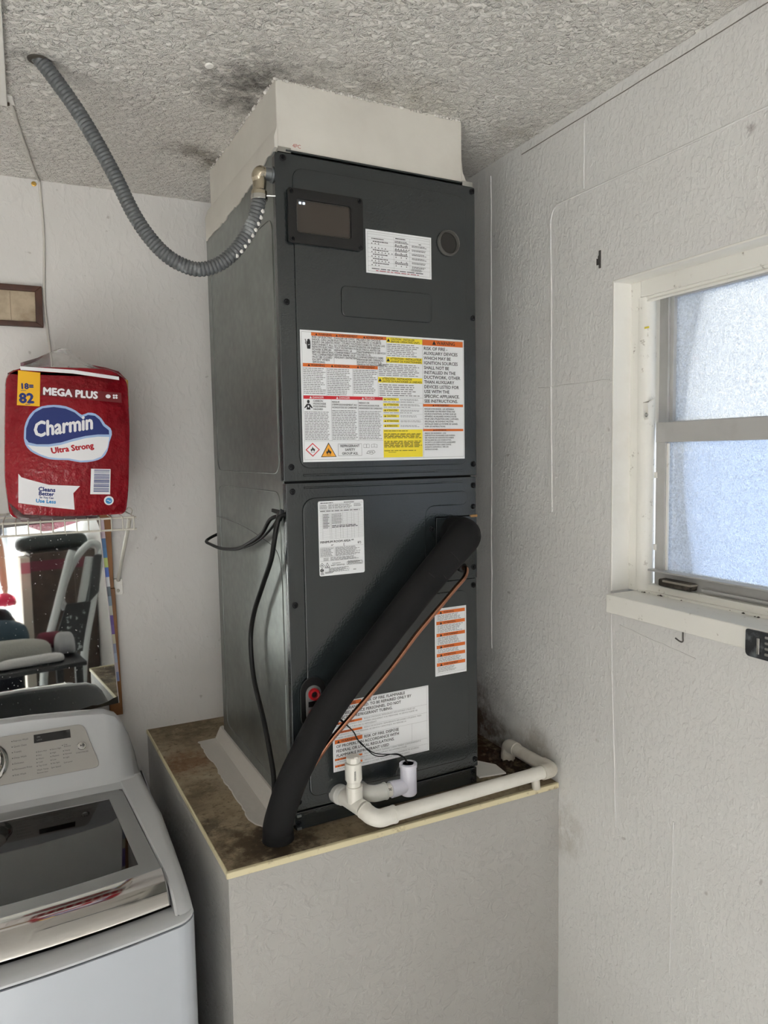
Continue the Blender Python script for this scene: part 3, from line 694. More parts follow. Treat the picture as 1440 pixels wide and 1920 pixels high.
# ---------------------------------------------------------------- labels on the unit
SPEC = {'k': ('black_lettering', m_ink), 'g': ('fine_print', m_greyink), 'o': ('orange_band', m_orange), 'r': ('red_band', m_red), 'y': ('yellow_field', m_yellow),
        'a': ('amber_sign', m_amber), 'w': ('white_lettering', m_paper), 'l': ('ruled_lines', m_greyink), 'd': ('dark_red_line', plain('dark_red_ink', srgb(170, 60, 70), 0.4))}
def label(name, u0, u1, z0, z1, rad=0.0, y=-0.0034, desc=None):
    pts = [(u0, z0), (u1, z0), (u1, z1), (u0, z1)]
    o = plate(name, rpoly(pts, rad) if rad else pts, y-0.0005, 0.0005, ah, m_paper, 0)
    w, h = u1-u0, z1-z0; p = Print(lambda x, yy: (u0+x*w, y-0.0005, z1-yy*h), (0, -1, 0)); p.w, p.h = w, h
    if desc: o['label'] = desc
    return o, p
class FP:
    """fraction coordinates on a label: cap heights stay in metres"""
    def __init__(s, p): s.p = p
    def text(s, key, txt, x, y, h, maxw=None, **kw):
        if key == 'k' and 'bold' not in kw and h*s.p.h > 0.0022: kw['bold'] = 0.015
        p = s.p; q = Print(lambda a, b: p.P(a/p.w, b/p.h), p.n); q.bms = p.bms
        q.text(key, txt, x*p.w, y*p.h, h*p.h, maxw*p.w if maxw else None, **kw)
    def para(s, key, lines, x, y0, y1, maxw, cap=0.62, **kw):
        dy = (y1-y0)/len(lines)
        for i, t in enumerate(lines): s.text(key, t, x, y0+dy*(i+0.85), dy*cap, maxw, **kw)
    def line(s, key, x0, y0, x1, y1, w=0.00045, lay=2):
        p = s.p
        if abs(x1-x0) > abs(y1-y0): p.rect(key, x0, y0-w/p.h/2, x1, y0+w/p.h/2, lay)
        else: p.rect(key, x0-w/p.w/2, y0, x0+w/p.w/2, y1, lay)
    def frame(s, key, x0, y0, x1, y1, w=0.00045, lay=2):
        s.line(key, x0, y0, x1, y0, w, lay); s.line(key, x0, y1, x1, y1, w, lay); s.line(key, x0, y0, x0, y1, w, lay); s.line(key, x1, y0, x1, y1, w, lay)
    def warn(s, key, cx, cy, h, lay=3): s.p.tri(key, cx, cy, h*s.p.h/s.p.w*1.1, h, lay)
    def head(s, band, x0, y0, x1, y1, txt, cx, key='k', frac=0.62, tw=None):
        s.p.rect(band, x0, y0, x1, y1, 1)
    def bandtext(s, key, txt, cx, y0, y1, maxw, tri=True):
        h = (y1-y0)*0.62; s.text(key, txt, cx, y1-(y1-y0)*0.2, h, maxw, lay=2)
        if tri: s.warn(key, cx-h*s.p.h/s.p.w*0.95, (y0+y1)/2, (y1-y0)*0.66, 2)
def flame(p, key, cx, cy, s, ax, lay=3):
    pts = [(-.30,.38),(-.42,.10),(-.30,-.12),(-.24,.06),(-.18,-.10),(-.10,-.30),(-.05,-.52),(.06,-.28),(.12,-.12),(.20,-.24),(.24,-.02),(.36,-.10),(.42,.12),(.32,.38),(.16,.40),(.22,.20),(.08,.30),(.0,.05),(-.08,.28),(-.22,.20),(-.14,.40)]
    p.poly(key, [(cx+a*s*ax, cy+b*s) for a, b in pts], lay)
    p.rect(key, cx-.38*s*ax, cy+.50*s, cx+.38*s*ax, cy+.56*s, lay)

# --- large multi-language warning label
_, p = label('large_warning_label', 0.0355, 0.4117, 0.744, 0.9985, desc='large white label with orange, red and yellow warning panels')
f = FP(p); AX = p.h/p.w
f.frame('l', 0.008, 0.014, 0.993, 0.982)
p.rect('o', 0.061, 0.014, 0.498, 0.040)
for x, t in ((0.10, 'WARNING'), (0.215, 'AVERTISSEMENT'), (0.375, 'ADVERTENCIA')): f.bandtext('k', t, x, 0.014, 0.040, 0.11)
f.para('k', ['RISK OF ELECTRIC', 'SHOCK. CAN CAUSE', 'INJURY OR DEATH.', 'DISCONNECT ALL', 'REMOTE ELECTRIC', 'POWER SUPPLIES', 'BEFORE SERVICING.', 'THIS COMPARTMENT', 'MUST BE CLOSED', 'EXCEPT WHEN', 'SERVICING.'], 0.064, 0.040, 0.247, 0.120, 0.78)
f.para('k', ['DANGER DE CHOC', 'ELECTRIQUE OU DE', 'MORT. COUPEZ TOUT', 'LE COURANT AVANT', 'TOUT ENTRETIEN OU', 'REPARATION. LE', 'COMPARTIMENT DOIT', 'RESTER FERME SAUF', "PENDANT L'ENTRETIEN"], 0.190, 0.040, 0.205, 0.126, 0.76)
f.para('k', ['PELIGRO DE CHOQUE', 'EL\u00c9CTRICO O MUERTE', 'DESCONECTE TODAS LAS', 'FUENTES DE ENERGIA', 'EL\u00c9CTRICA ANTES DE', 'MANTENIMIENTO O SERVICIO', 'TECNICO. EL', 'COMPARTIMENTO DEBE', 'PERMANECER CERRADO', 'EXCEPTO DURANTE EL', 'SERVICIO DE MANTENIMIENTO'], 0.320, 0.040, 0.253, 0.172, 0.76)
f.line('l', 0.187, 0.040, 0.187, 0.247); f.line('l', 0.318, 0.040, 0.318, 0.250); f.line('l', 0.498, 0.02, 0.498, 0.25); f.line('l', 0.724, 0.014, 0.724, 0.982)
# hand and spark pictogram
hx, hy = 0.046, 0.105
p.poly('k', [(hx+a*AX*.9, hy+b) for a, b in ((-.014,.035),(-.018,.0),(-.020,-.018),(-.012,-.022),(-.012,-.034),(-.004,-.038),(.004,-.040),(.011,-.034),(.015,-.022),(.016,.005),(.014,.035))], 2)
p.poly('w', [(hx+a*AX*.9, hy+b) for a, b in ((-.008,.004),(.010,.0),(.010,.004),(-.008,.008))], 3)
sp = [(-.031,-.036),(-.026,-.022),(-.029,-.010),(-.024,.002)]
for a, b in zip(sp, sp[1:]): p.poly('k', [(hx+a[0]*AX, hy+a[1]), (hx+(a[0]+.006)*AX, hy+a[1]-.002), (hx+(b[0]+.006)*AX, hy+b[1]-.002), (hx+b[0]*AX, hy+b[1])], 2)
# second row
p.rect('o', 0.011, 0.248, 0.443, 0.275)
for x, t in ((0.055, 'WARNING'), (0.185, 'ADVERTENCIA'), (0.335, 'AVERTISSEMENT')): f.bandtext('k', t, x, 0.248, 0.275, 0.09)
for x0, x1, n, y1 in ((0.012, 0.138, 15, 0.482), (0.145, 0.288, 15, 0.488), (0.296, 0.440, 14, 0.472)): p.fine('g', x0, 0.280, x1, y1, n)
f.line('l', 0.141, 0.277, 0.141, 0.490); f.line('l', 0.292, 0.277, 0.292, 0.490); f.line('l', 0.443, 0.277, 0.443, 0.493)
# danger row
p.rect('r', 0.010, 0.492, 0.470, 0.518)
for x, t in ((0.060, 'DANGER'), (0.210, 'DANGER'), (0.360, 'PELIGRO')): f.bandtext('w', t, x, 0.492, 0.518, 0.09)
f.para('k', ['CARBON', 'MONOXIDE', 'POISONING', 'HAZARD'], 0.063, 0.522, 0.605, 0.085, 0.66)
f.para('k', ['RISQUE', "D'EMPOISONNEMENT AU", 'MONOXYDE DE CARBONE'], 0.169, 0.526, 0.590, 0.142, 0.62)
f.para('k', ['RIESGO DE', 'INTOXICACION POR', 'MON\u00d3XIDO DE CARBONO'], 0.325, 0.530, 0.594, 0.140, 0.62)
for x0, x1, n, y0 in ((0.013, 0.158, 18, 0.612), (0.168, 0.316, 18, 0.598), (0.324, 0.464, 17, 0.602)): p.fine('g', x0, y0, x1, 0.832, n, ragged=0.14)
f.line('l', 0.165, 0.518, 0.165, 0.838); f.line('l', 0.321, 0.518, 0.321, 0.838); f.line('l', 0.008, 0.838, 0.469, 0.838)
mx, my = 0.036, 0.565                                                # person in fumes pictogram
p.poly('k', [(mx+.011*AX*math.cos(a*PI/7), my-.026+.014*math.sin(a*PI/7)) for a in range(14)], 2)
p.poly('k', [(mx+a*AX, my+b) for a, b in ((-.034,.018),(-.012,-.010),(.012,-.010),(.034,.018),(.030,.026),(.013,.012),(.016,.034),(-.016,.034),(-.013,.012),(-.030,.026))], 2)
p.poly('w', [(mx+.007*AX*math.cos(a*PI/6), my+.010+.009*math.sin(a*PI/6)) for a in range(12)], 3)
# icons
p.poly('r', [(0.054, 0.853), (0.054+0.040, 0.906), (0.054, 0.960), (0.054-0.040, 0.906)], 1)
p.poly('w', [(0.054, 0.863), (0.054+0.033, 0.906), (0.054, 0.950), (0.054-0.033, 0.906)], 2); flame(p, 'k', 0.054, 0.902, 0.044, AX)
p.poly('k', [(0.099, 0.964), (0.144, 0.851), (0.189, 0.964)], 1); p.poly('a', [(0.105, 0.959), (0.144, 0.863), (0.183, 0.959)], 2); flame(p, 'k', 0.144, 0.922, 0.052, AX)
f.frame('k', 0.199, 0.864, 0.337, 0.957)
for i, t in enumerate(('REFRIGERANT', 'SAFETY', 'GROUP A2L')): f.text('k', t, 0.268, 0.889+i*0.0295, 0.0185, 0.130, align='CENTER')
for cx in (0.357, 0.375): f.frame('l', cx-0.008, 0.868, cx+0.008, 0.896, 0.0006)
p.poly('l', [(0.395,0.872),(0.397,0.872),(0.397,0.896),(0.395,0.896)], 2); p.poly('l', [(0.412,0.868),(0.414,0.868),(0.414,0.892),(0.412,0.892)], 2); p.poly('l', [(0.429,0.872),(0.431,0.872),(0.431,0.897),(0.429,0.897)], 2)
for a, b in (((0.395,0.871),(0.413,0.867)), ((0.413,0.867),(0.431,0.872)), ((0.395,0.895),(0.413,0.891)), ((0.413,0.891),(0.431,0.896))): p.line('l', *a, *b, 0.0022, 2)
q = [(0.375, 0.922), (0.409, 0.918), (0.418, 0.932), (0.400, 0.948), (0.366, 0.942)]
for a, b in zip(q, q[1:]+q[:1]): p.line('k', *a, *b, 0.0022, 2)
f.text('k', 'NOTE', 0.379, 0.937, 0.010, 0.026, bold=0.02)
# yellow column
def ybox(x0, y0, x1, y1, a, b):
    p.rect('y', x0, y0, x1, y1); f.warn('k', x0+0.012, (y0+y1)/2, (y1-y0)*0.62); m = (y0+y1)/2
    f.text('k', a, x0+0.026, m-0.002, (y1-y0)*0.36, x1-x0-0.032); f.text('k', b, x0+0.026, y1-0.003, (y1-y0)*0.36, x1-x0-0.032)
ybox(0.498, 0.016, 0.724, 0.058, 'CAUTION - INSTALLER', '(BEFORE OPERATING UNIT)')
p.fine('g', 0.502, 0.064, 0.718, 0.166, 7)
ybox(0.495, 0.171, 0.722, 0.216, 'ATTENTION - INSTALLATEUR', '(AVANT DE FONCTIONNER)')
p.fine('g', 0.448, 0.226, 0.716, 0.325, 7)
ybox(0.443, 0.333, 0.721, 0.377, 'ATENCI\u00d3N - INSTALADOR', '(ANTES DE FUNCIONAR LA UNIDAD)')
p.fine('g', 0.450, 0.386, 0.712, 0.486, 6)
f.line('l', 0.443, 0.330, 0.443, 0.493); f.line('l', 0.470, 0.494, 0.722, 0.494)
for i, (t, y0, y1) in enumerate((('CAUTION', 0.498, 0.520), ('ATTENTION', 0.541, 0.563), ('ATENCI\u00d3N', 0.586, 0.608), ('CAUTION', 0.632, 0.654), ('ATTENTION', 0.672, 0.694), ('ATENCI\u00d3N', 0.711, 0.733))):
    p.rect('y', 0.472, y0, 0.570, y1); f.bandtext('k', t, 0.492, y0, y1, 0.072); f.line('l', 0.472, y0-0.004, 0.720, y0-0.004, 0.0003)
    p.fine('g', 0.578, y0+0.004, 0.712, y1, 2); 
    if i < 3: p.fine('g', 0.474, y1+0.003, 0.68, y1+0.014, 1)
p.rect('y', 0.470, 0.751, 0.718, 0.977)
p.fine('k', 0.474, 0.758, 0.625, 0.768, 1, 0.5); p.fine('k', 0.474, 0.782, 0.712, 0.824, 4, 0.45, ragged=0.1); p.fine('k', 0.474, 0.842, 0.714, 0.898, 5, 0.45, ragged=0.12); p.fine('k', 0.474, 0.918, 0.690, 0.928, 1); p.fine('k', 0.50, 0.932, 0.56, 0.940, 1)
# right column
p.rect('o', 0.725, 0.016, 0.992, 0.062); f.warn('k', 0.800, 0.037, 0.034); f.text('k', 'WARNING', 0.818, 0.052, 0.029, 0.12)
f.para('k', ['RISK OF FIRE -', 'AUXILIARY DEVICES', 'WHICH MAY BE', 'IGNITION SOURCES', 'SHALL NOT BE', 'INSTALLED IN THE', 'DUCTWORK, OTHER', 'THAN AUXILIARY', 'DEVICES LISTED FOR', 'USE WITH THE', 'SPECIFIC APPLIANCE.', 'SEE INSTRUCTIONS.'], 0.732, 0.066, 0.535, 0.252, 0.66)
p.rect('o', 0.723, 0.541, 0.991, 0.563); f.bandtext('k', 'AVERTISSEMENT', 0.80, 0.541, 0.563, 0.13)
f.para('k', ["RISQUE D'INCENDIE - LES APPAREILS", 'AUXILIAIRES QUI PEUVENT \u00caTRE UNE', "SOURCE D'IGNITION, AUTRES QUE LES", 'APPAREILS AUXILIAIRES HOMOLOGU\u00c9S', "POUR UNE UTILISATION AVEC L'APPAREIL", 'SPECIFIQUE, NE DOIVENT PAS \u00caTRE', 'INSTALL\u00c9S DANS LE SYST\u00c8ME DE GAINES.', 'VOIR LES INSTRUCTIONS.'], 0.732, 0.570, 0.736, 0.252, 0.60)
p.rect('o', 0.721, 0.747, 0.991, 0.766); f.bandtext('k', 'ADVERTENCIA', 0.80, 0.747, 0.766, 0.13)
f.para('k', ['RIESGO DE INCENDIO - LOS', 'DISPOSITIVOS AUXILIARES QUE PUEDEN', 'SER FUENTES DE IGNICI\u00d3N NO DEBEN', 'INSTALARSE EN LOS CONDUCTOS,', 'EXCEPTO LOS DISPOSITIVOS AUXILIARES', 'ENUMERADOS PARA USAR CON EL', 'APARATO ESPEC\u00cdFICO. VER LAS', 'INSTRUCCIONES.'], 0.732, 0.772, 0.925, 0.250, 0.60)
p.build(_, SPEC)

# --- wiring/diagnostic label at the top
_, p = label('small_table_label', 0.1805, 0.3325, 1.1195, 1.2045, desc='small white label printed with a grey table, near the top')
f = FP(p); f.frame('l', 0.025, 0.05, 0.975, 0.955, 0.0004)
for y in (0.10, 0.17): f.line('l', 0.025, y, 0.975, y, 0.0003)
for y in (0.24, 0.33, 0.43, 0.53, 0.63, 0.73, 0.83): f.line('l', 0.025, y, 0.975, y, 0.0003)
f.line('l', 0.415, 0.10, 0.415, 0.86, 0.0003); f.line('l', 0.660, 0.10, 0.660, 0.90, 0.0003)
for i, y in enumerate((0.245, 0.34, 0.44, 0.54, 0.64, 0.74)):
    if i != 1: p.fine('k', 0.10, y+0.005, 0.34, y+0.035, 1, 0.6, ragged=0.1)
    if i != 4: p.fine('k', 0.43, y-0.06, 0.64, y-0.005, 2, 0.5, ragged=0.15)
    p.fine('k', 0.69, y, 0.93, y+0.05, 2, 0.45, ragged=0.2)
    for k in range(3+(i*2) % 5): p.rect('k', 0.08+k*0.05, y+0.055, 0.092+k*0.05, y+0.078, 2)
    for k in range(3 if i != 1 else 6): p.rect('k', 0.44+k*(0.08 if i != 1 else 0.04), y+0.02, 0.452+k*(0.08 if i != 1 else 0.04), y+0.042, 2)
p.fine('k', 0.08, 0.875, 0.90, 0.905, 1, 0.55, ragged=0.02); p.fine('d', 0.14, 0.92, 0.80, 0.947, 1, 0.6, ragged=0.02); p.fine('k', 0.68, 0.80, 0.86, 0.86, 3, 0.5)
p.fine('k', 0.08, 0.185, 0.27, 0.215, 1, 0.6, ragged=.1); p.fine('k', 0.44, 0.115, 0.60, 0.15, 1, 0.6); p.fine('k', 0.80, 0.19, 0.84, 0.22, 1, .6)
p.build(_, SPEC)

# --- rating plate on the lower door
_, p = label('rating_plate_label', 0.0640, 0.1638, 0.5158, 0.6658, 0.004, desc='white rating label with a ruled table and rounded corners')
f = FP(p)
p.fine('k', 0.05, 0.018, 0.36, 0.032, 1, 0.6); p.fine('k', 0.56, 0.018, 0.80, 0.032, 1, 0.6)
for y in (0.037, 0.112, 0.122, 0.145): f.line('l', 0.02, y, 0.98, y, 0.0003)
p.fine('g', 0.22, 0.045, 0.74, 0.105, 4, 0.5); p.fine('g', 0.78, 0.045, 0.95, 0.09, 3, 0.5); p.fine('g', 0.03, 0.05, 0.20, 0.105, 3, 0.5); p.fine('k', 0.04, 0.126, 0.95, 0.142, 1, 0.5, ragged=.05)
for i in range(19): f.line('l', 0.02, 0.162+i*0.0192, 0.98, 0.162+i*0.0192, 0.00028)
for x in (0.09, 0.245, 0.28, 0.37, 0.475, 0.53, 0.625, 0.725, 0.78, 0.875, 0.98): f.line('l', x, 0.162, x, 0.508, 0.00028)
p.fine('k', 0.10, 0.170, 0.235, 0.365, 10, 0.45); p.fine('g', 0.29, 0.170, 0.52, 0.310, 7, 0.5, ragged=0.1); p.fine('k', 0.29, 0.324, 0.96, 0.362, 2, 0.5)
f.text('k', 'MINIMUM ROOM AREA **', 0.025, 0.560, 0.030, 0.82)
f.text('k', 'm\u00b2', 0.26, 0.600, 0.022, 0.1); f.text('k', '(', 0.53, 0.605, 0.034); f.text('k', 'ft\u00b2)', 0.85, 0.595, 0.030, 0.10)
f.line('l', 0.02, 0.615, 0.98, 0.615, 0.0003); f.frame('l', 0.02, 0.625, 0.33, 0.745, 0.0003)
p.fine('g', 0.03, 0.63, 0.32, 0.74, 8, 0.5); p.fine('g', 0.35, 0.622, 0.93, 0.745, 10, 0.5); p.fine('g', 0.09, 0.755, 0.22, 0.80, 3, 0.5); p.fine('g', 0.24, 0.752, 0.90, 0.80, 4, 0.5); f.line('l', 0.02, 0.80, 0.80, 0.80, 0.0003)
ax = p.h/p.w
q = [(0.055, 0.825), (0.055+0.032*ax, 0.858), (0.055, 0.891), (0.055-0.032*ax, 0.858)]
for a, b in zip(q, q[1:]+q[:1]): p.line('k', *a, *b, 0.006, 2)
p.poly('k', [(0.055+0.009*ax*math.cos(a*PI/4), 0.858+0.010*math.sin(a*PI/4)) for a in range(8)], 2)
q = [(0.115, 0.890), (0.168, 0.825), (0.222, 0.890)]
for a, b in zip(q, q[1:]+q[:1]): p.line('k', *a, *b, 0.007, 2)
flame(p, 'k', 0.168, 0.870, 0.026, ax)
f.text('k', 'REFRIGERANT', 0.275, 0.845, 0.014, 0.24); f.text('k', 'SAFETY GROUP A2L', 0.245, 0.872, 0.016, 0.35)
f.frame('k', 0.60, 0.835, 0.95, 0.875, 0.0004); p.fine('k', 0.62, 0.820, 0.92, 0.868, 4, 0.5); f.frame('k', 0.87, 0.828, 0.94, 0.866, 0.0004)
p.poly('k', [(0.052+0.026*ax*math.cos(a*PI/8), 0.922+0.024*math.sin(a*PI/8)) for a in range(16)], 2); f.text('w', 'C', 0.035, 0.935, 0.026, lay=3)
p.fine('k', 0.20, 0.895, 0.66, 0.955, 5, 0.4); p.fine('k', 0.12, 0.945, 0.32, 0.97, 2, 0.5); p.fine('k', 0.02, 0.95, 0.10, 0.985, 2, 0.5); f.text('k', '04/25', 0.74, 0.950, 0.013, 0.1, bold=0.03)
p.build(_, SPEC)

# --- narrow orange striped label
_, p = label('striped_warning_label', 0.3305, 0.4120, 0.2692, 0.4190, desc='narrow white label with six orange bands')
f = FP(p); f.frame('l', 0.045, 0.02, 0.955, 0.965, 0.0003)
ys = (0.034, 0.190, 0.368, 0.545, 0.668, 0.808); yb = [y+0.050 for y in ys]
for i, (y, t, n) in enumerate(zip(ys, ('WARNING', 'ATTENTION', 'AVERTISSEMENT', 'WARNING', 'ATTENTION', 'AVERTISSEMENT'), (5, 6, 6, 3, 4, 5))):
    p.rect('o', 0.045, y, 0.955, y+0.050); f.warn('k', 0.185, y+0.026, 0.040); f.text('k', t, 0.27, y+0.038, 0.026, 0.45)
    ye = (ys[i+1] if i < 5 else 0.955)-0.008; p.fine('g', 0.075, y+0.056, 0.90 if i < 5 else 0.72, ye, n, 0.42)
p.build(_, SPEC)

# --- big warning label at the foot
_, p = label('foot_warning_label', 0.084, 0.312, 0.1075, 0.2532, desc='white label with orange WARNING boxes behind the copper pipe, near the foot')
f = FP(p); f.frame('l', 0.015, 0.012, 0.980, 0.985, 0.0003)
def obox(x0, y0, x1, y1, t): p.rect('o', x0, y0, x1, y1); f.warn('k', x0+0.035, (y0+y1)/2, (y1-y0)*0.66); f.text('k', t, x0+0.062, y1-(y1-y0)*0.2, (y1-y0)*0.62, x1-x0-0.07)
obox(0.018, 0.015, 0.290, 0.070, 'WARNING')
hh = 0.040
f.text('k', 'RISK OF FIRE. FLAMMABLE', 0.322, 0.064, hh, 0.500); f.text('k', 'REFRIGERANT USED. TO BE REPAIRED ONLY BY', 0.030, 0.125, hh, 0.915)
f.text('k', 'TRAINED SERVICE PERSONNEL. DO NOT', 0.030, 0.190, hh, 0.775); f.text('k', 'PUNCTURE REFRIGERANT TUBING.', 0.030, 0.252, hh, 0.660)
f.line('l', 0.015, 0.285, 0.98, 0.285, 0.0003)
obox(0.018, 0.292, 0.294, 0.325, 'AVERTISSEMENT')
f.text('g', "RISQUE D'INCENDIE. R\u00c9FRIG\u00c9RANT INFLAMMABLE UTILIS\u00c9. LES", 0.31, 0.316, 0.021, 0.63); f.text('g', 'R\u00c9PARATIONS DOIVENT \u00caTRE CONFI\u00c9ES UNIQUEMENT \u00c0 DU PERSONNEL DE SERVICE FORM\u00c9. NE', 0.03, 0.356, 0.021, 0.93); f.text('g', 'PAS PERFORER LA TUBULURE DU R\u00c9FRIG\u00c9RANT.', 0.03, 0.396, 0.021, 0.44)
f.line('l', 0.015, 0.410, 0.98, 0.410, 0.0003)
obox(0.018, 0.422, 0.293, 0.455, 'ADVERTENCIA')
f.text('g', 'RIESGO DE INCENDIO. REFRIGERANTE INFLAMABLE UTILIZADO. PARA', 0.31, 0.446, 0.021, 0.65); f.text('g', 'SER REPARADO SOLO POR PERSONAL DE SERVICIO CAPACITADO. NO PERFORE LA', 0.03, 0.486, 0.021, 0.86); f.text('g', 'TUBER\u00cdA DE REFRIGERANTE.', 0.03, 0.524, 0.021, 0.30)
f.line('l', 0.015, 0.535, 0.98, 0.535, 0.0003)
obox(0.018, 0.540, 0.292, 0.597, 'WARNING')
f.text('k', 'RISK OF FIRE. DISPOSE', 0.310, 0.592, hh, 0.440); f.text('k', 'OF PROPERLY IN ACCORDANCE WITH', 0.030, 0.656, hh, 0.715); f.text('k', 'FEDERAL OR LOCAL REGULATIONS.', 0.030, 0.722, hh, 0.680); f.text('k', 'FLAMMABLE REFRIGERANT USED', 0.030, 0.790, hh, 0.640)
f.line('l', 0.813, 0.535, 0.813, 0.805, 0.0003); f.line('l', 0.015, 0.805, 0.98, 0.805, 0.0003)
obox(0.014, 0.811, 0.288, 0.840, 'AVERTISSEMENT'); obox(0.014, 0.905, 0.288, 0.936, 'ADVERTENCIA')
f.text('g', "RISQUE D'INCENDIE. \u00c9LIMINEZ CORRECTEMENT CONFORM\u00c9MENT \u00c0", 0.31, 0.834, 0.021, 0.64); f.text('g', 'LA R\u00c9GLEMENTATION F\u00c9D\u00c9RALE OU LOCALE. R\u00c9FRIG\u00c9RANT INFLAMMABLE UTILIS\u00c9.', 0.03, 0.872, 0.021, 0.80)
f.line('l', 0.015, 0.892, 0.98, 0.892, 0.0003)
f.text('g', 'RIESGO DE INCENDIO. DESECHE ADECUADAMENTE DE ACUERDO', 0.31, 0.928, 0.021, 0.64); f.text('g', 'CON LAS REGULACIONES FEDERALES O LOCALES. REFRIGERANTE INFLAMABLE USADO.', 0.03, 0.968, 0.021, 0.86)
p.build(_, SPEC)
# ================================================================ flexible conduit from ceiling to unit
cz_, sz_ = math.cos(RZ), math.sin(RZ)
def UL(u, v, z): return Vector((O.x+u*cz_-v*sz_, O.y+u*sz_+v*cz_, O.z+z))
fc = thing('flexible_conduit', 'grey ribbed flexible conduit drooping from the ceiling to the air handler', 'conduit', (0, 0, 0))
pts = [(-0.3990, 0.1095, 2.472), (-0.3918, 0.1085, 2.4584), (-0.3742, 0.106, 2.4357), (-0.3395, 0.1, 2.3853), (-0.3072, 0.092, 2.3279), (-0.2763, 0.085, 2.2649), (-0.2502, 0.077, 2.2046), (-0.2248, 0.07, 2.1627), (-0.1987, 0.062, 2.1327), (-0.1716, 0.055, 2.1153), (-0.1421, 0.047, 2.1074), (-0.1105, 0.04, 2.1156), (-0.0814, 0.032, 2.1371), (-0.0564, 0.026, 2.1695), (-0.0394, 0.02, 2.2041), (-0.0300, 0.015, 2.2400)]
P = resample(cr(pts, 12), 0.00175); ph = [0.0118, 0.0133, 0.0139, 0.0133]
MB().tube(P, [ph[i % 4] for i in range(len(P))], 16).build('ribbed_hose', m_conduit, fc, smooth=60)
a = UL(0.0, 0.018, 1.2865); b = UL(-0.020, 0.018, 1.2875); c_ = Vector((-0.0285, 0.0150, 2.272))
MB().tube([a, UL(-0.007, 0.018, 1.2868), UL(-0.007, 0.018, 1.2868), b], [0.0150, 0.0150, 0.0118, 0.0118], 20).build('connector_collar', plain('dull_zinc', srgb(120, 124, 126), 0.4, 0.7), fc, bevel=0.0008)
el = cr([b, UL(-0.027, 0.0175, 1.2872), Vector((-0.0310, 0.0145, 2.2800)), c_, Vector((-0.0300, 0.0148, 2.2560)), Vector((-0.0302, 0.0149, 2.2380))], 6)
MB().tube(el, [0.0118]*4+[0.0128]*(len(el)-10)+[0.0150]*6, 20).build('elbow_connector', plain('nickel_plated', srgb(190, 180, 160), 0.2, 1.0), fc)
MB().tube([Vector((-0.0302, 0.0149, 2.2470)), Vector((-0.0302, 0.0149, 2.2370))], [0.0158, 0.0158], 20).build('clamp_band', m_steel, fc, bevel=0.001)
MB().tube([Vector((-0.020, 0.0020, 2.2430)), Vector((-0.004, -0.003, 2.2430))], 0.0024, 10).build('clamp_screw', m_steel, fc, bevel=0.0006)
mb = MB()
for i in range(9):
    p = P[-14-i*7]; mb.lathe([(0, -0.004), (0.0042, -0.001), (0.004, 0.002), (0, 0.004)], 8, p+Vector((0.0085, -0.0095, -0.002)), (0.6, -0.7, 0.2))
o = mb.build('dried_plaster_drips', m_white_paint, fc); o['kind'] = 'stuff'
MB().lathe([(0.019, -0.001), (0.017, 0.003), (0.013, 0.004)], 20, (-0.3945, 0.109, 2.4590), (0, 0, -1)).build('ceiling_hole_rim', plain('dirty_hole_rim', srgb(70, 66, 60), 0.9), fc)

# ================================================================ insulated suction line and copper liquid line
il = thing('insulated_pipe', 'thick black foam insulated pipe sloping across the front of the air handler', 'pipe', O, RZ)
path = cr([(0.3850, 0.020, 0.5830), (0.3840, -0.010, 0.5830), (0.3810, -0.038, 0.5830), (0.3710, -0.0570, 0.5790), (0.3460, -0.0645, 0.5600), (0.3060, -0.0645, 0.5235), (0.2570, -0.0640, 0.4760), (0.2038, -0.0630, 0.4220), (0.1453, -0.0620, 0.3621), (0.0900, -0.0600, 0.3050), (0.0430, -0.0580, 0.2480), (0.0071, -0.0540, 0.1892), (-0.0222, -0.0460, 0.1289), (-0.0390, -0.0310, 0.0680), (-0.0410, -0.0130, 0.0300), (-0.0405, -0.0100, 0.0125), (-0.0405, -0.0100, 0.0015)], 8)
rad = [0.0365 if i < 26 else 0.0365-0.0040*(i-26)/14 if i < 40 else (0.0325-0.0035*min(1, (i-40)/30) if i < len(path)-24 else 0.0290+0.0028*(i-len(path)+24)/24) for i in range(len(path))]
pipe = MB().tube(path, rad, 32).build('foam_sleeve', m_foam, il, smooth=60)
def slit(i0, a0, a1, rr_):                                          # short cuts in the foam
    t = (path[i0+1]-path[i0-1]).normalized(); ref = Vector((0, -1, 0)); n = (ref - t*ref.dot(t)).normalized(); b = t.cross(n); P = []
    for k in range(9):
        a = math.radians(a0+(a1-a0)*k/8); P.append(path[i0] + (n*math.cos(a)+b*math.sin(a))*(rad[i0]+0.0002))
    MB().tube(P, [0.0002]+[rr_]*7+[0.0002], 6).build('foam_cut', m_gap, pipe)
slit(36, -20, 30, 0.0009); slit(44, 15, 45, 0.0010); slit(42, -30, -5, 0.0006)
cp = thing('copper_pipe', 'thin bare copper pipe running beside the black foam pipe', 'pipe', O, RZ)
P = cr([(0.4030, 0.015, 0.5030), (0.4030, -0.008, 0.5045), (0.4005, -0.024, 0.5030), (0.3880, -0.0345, 0.4880), (0.3650, -0.0355, 0.4680), (0.3325, -0.036, 0.439), (0.2661, -0.038, 0.381), (0.2089, -0.041, 0.324), (0.1548, -0.044, 0.2759), (0.0941, -0.047, 0.2251), (0.0583, -0.048, 0.1935), (0.026, -0.046, 0.1554), (0.0060, -0.032, 0.1185), (-0.0090, -0.011, 0.0850), (-0.0190, 0.018, 0.050), (-0.0220, 0.030, 0.0350)], 8)
cpo = MB().tube(P, 0.0053, 16).build('copper_tube', m_copper, cp, smooth=60)
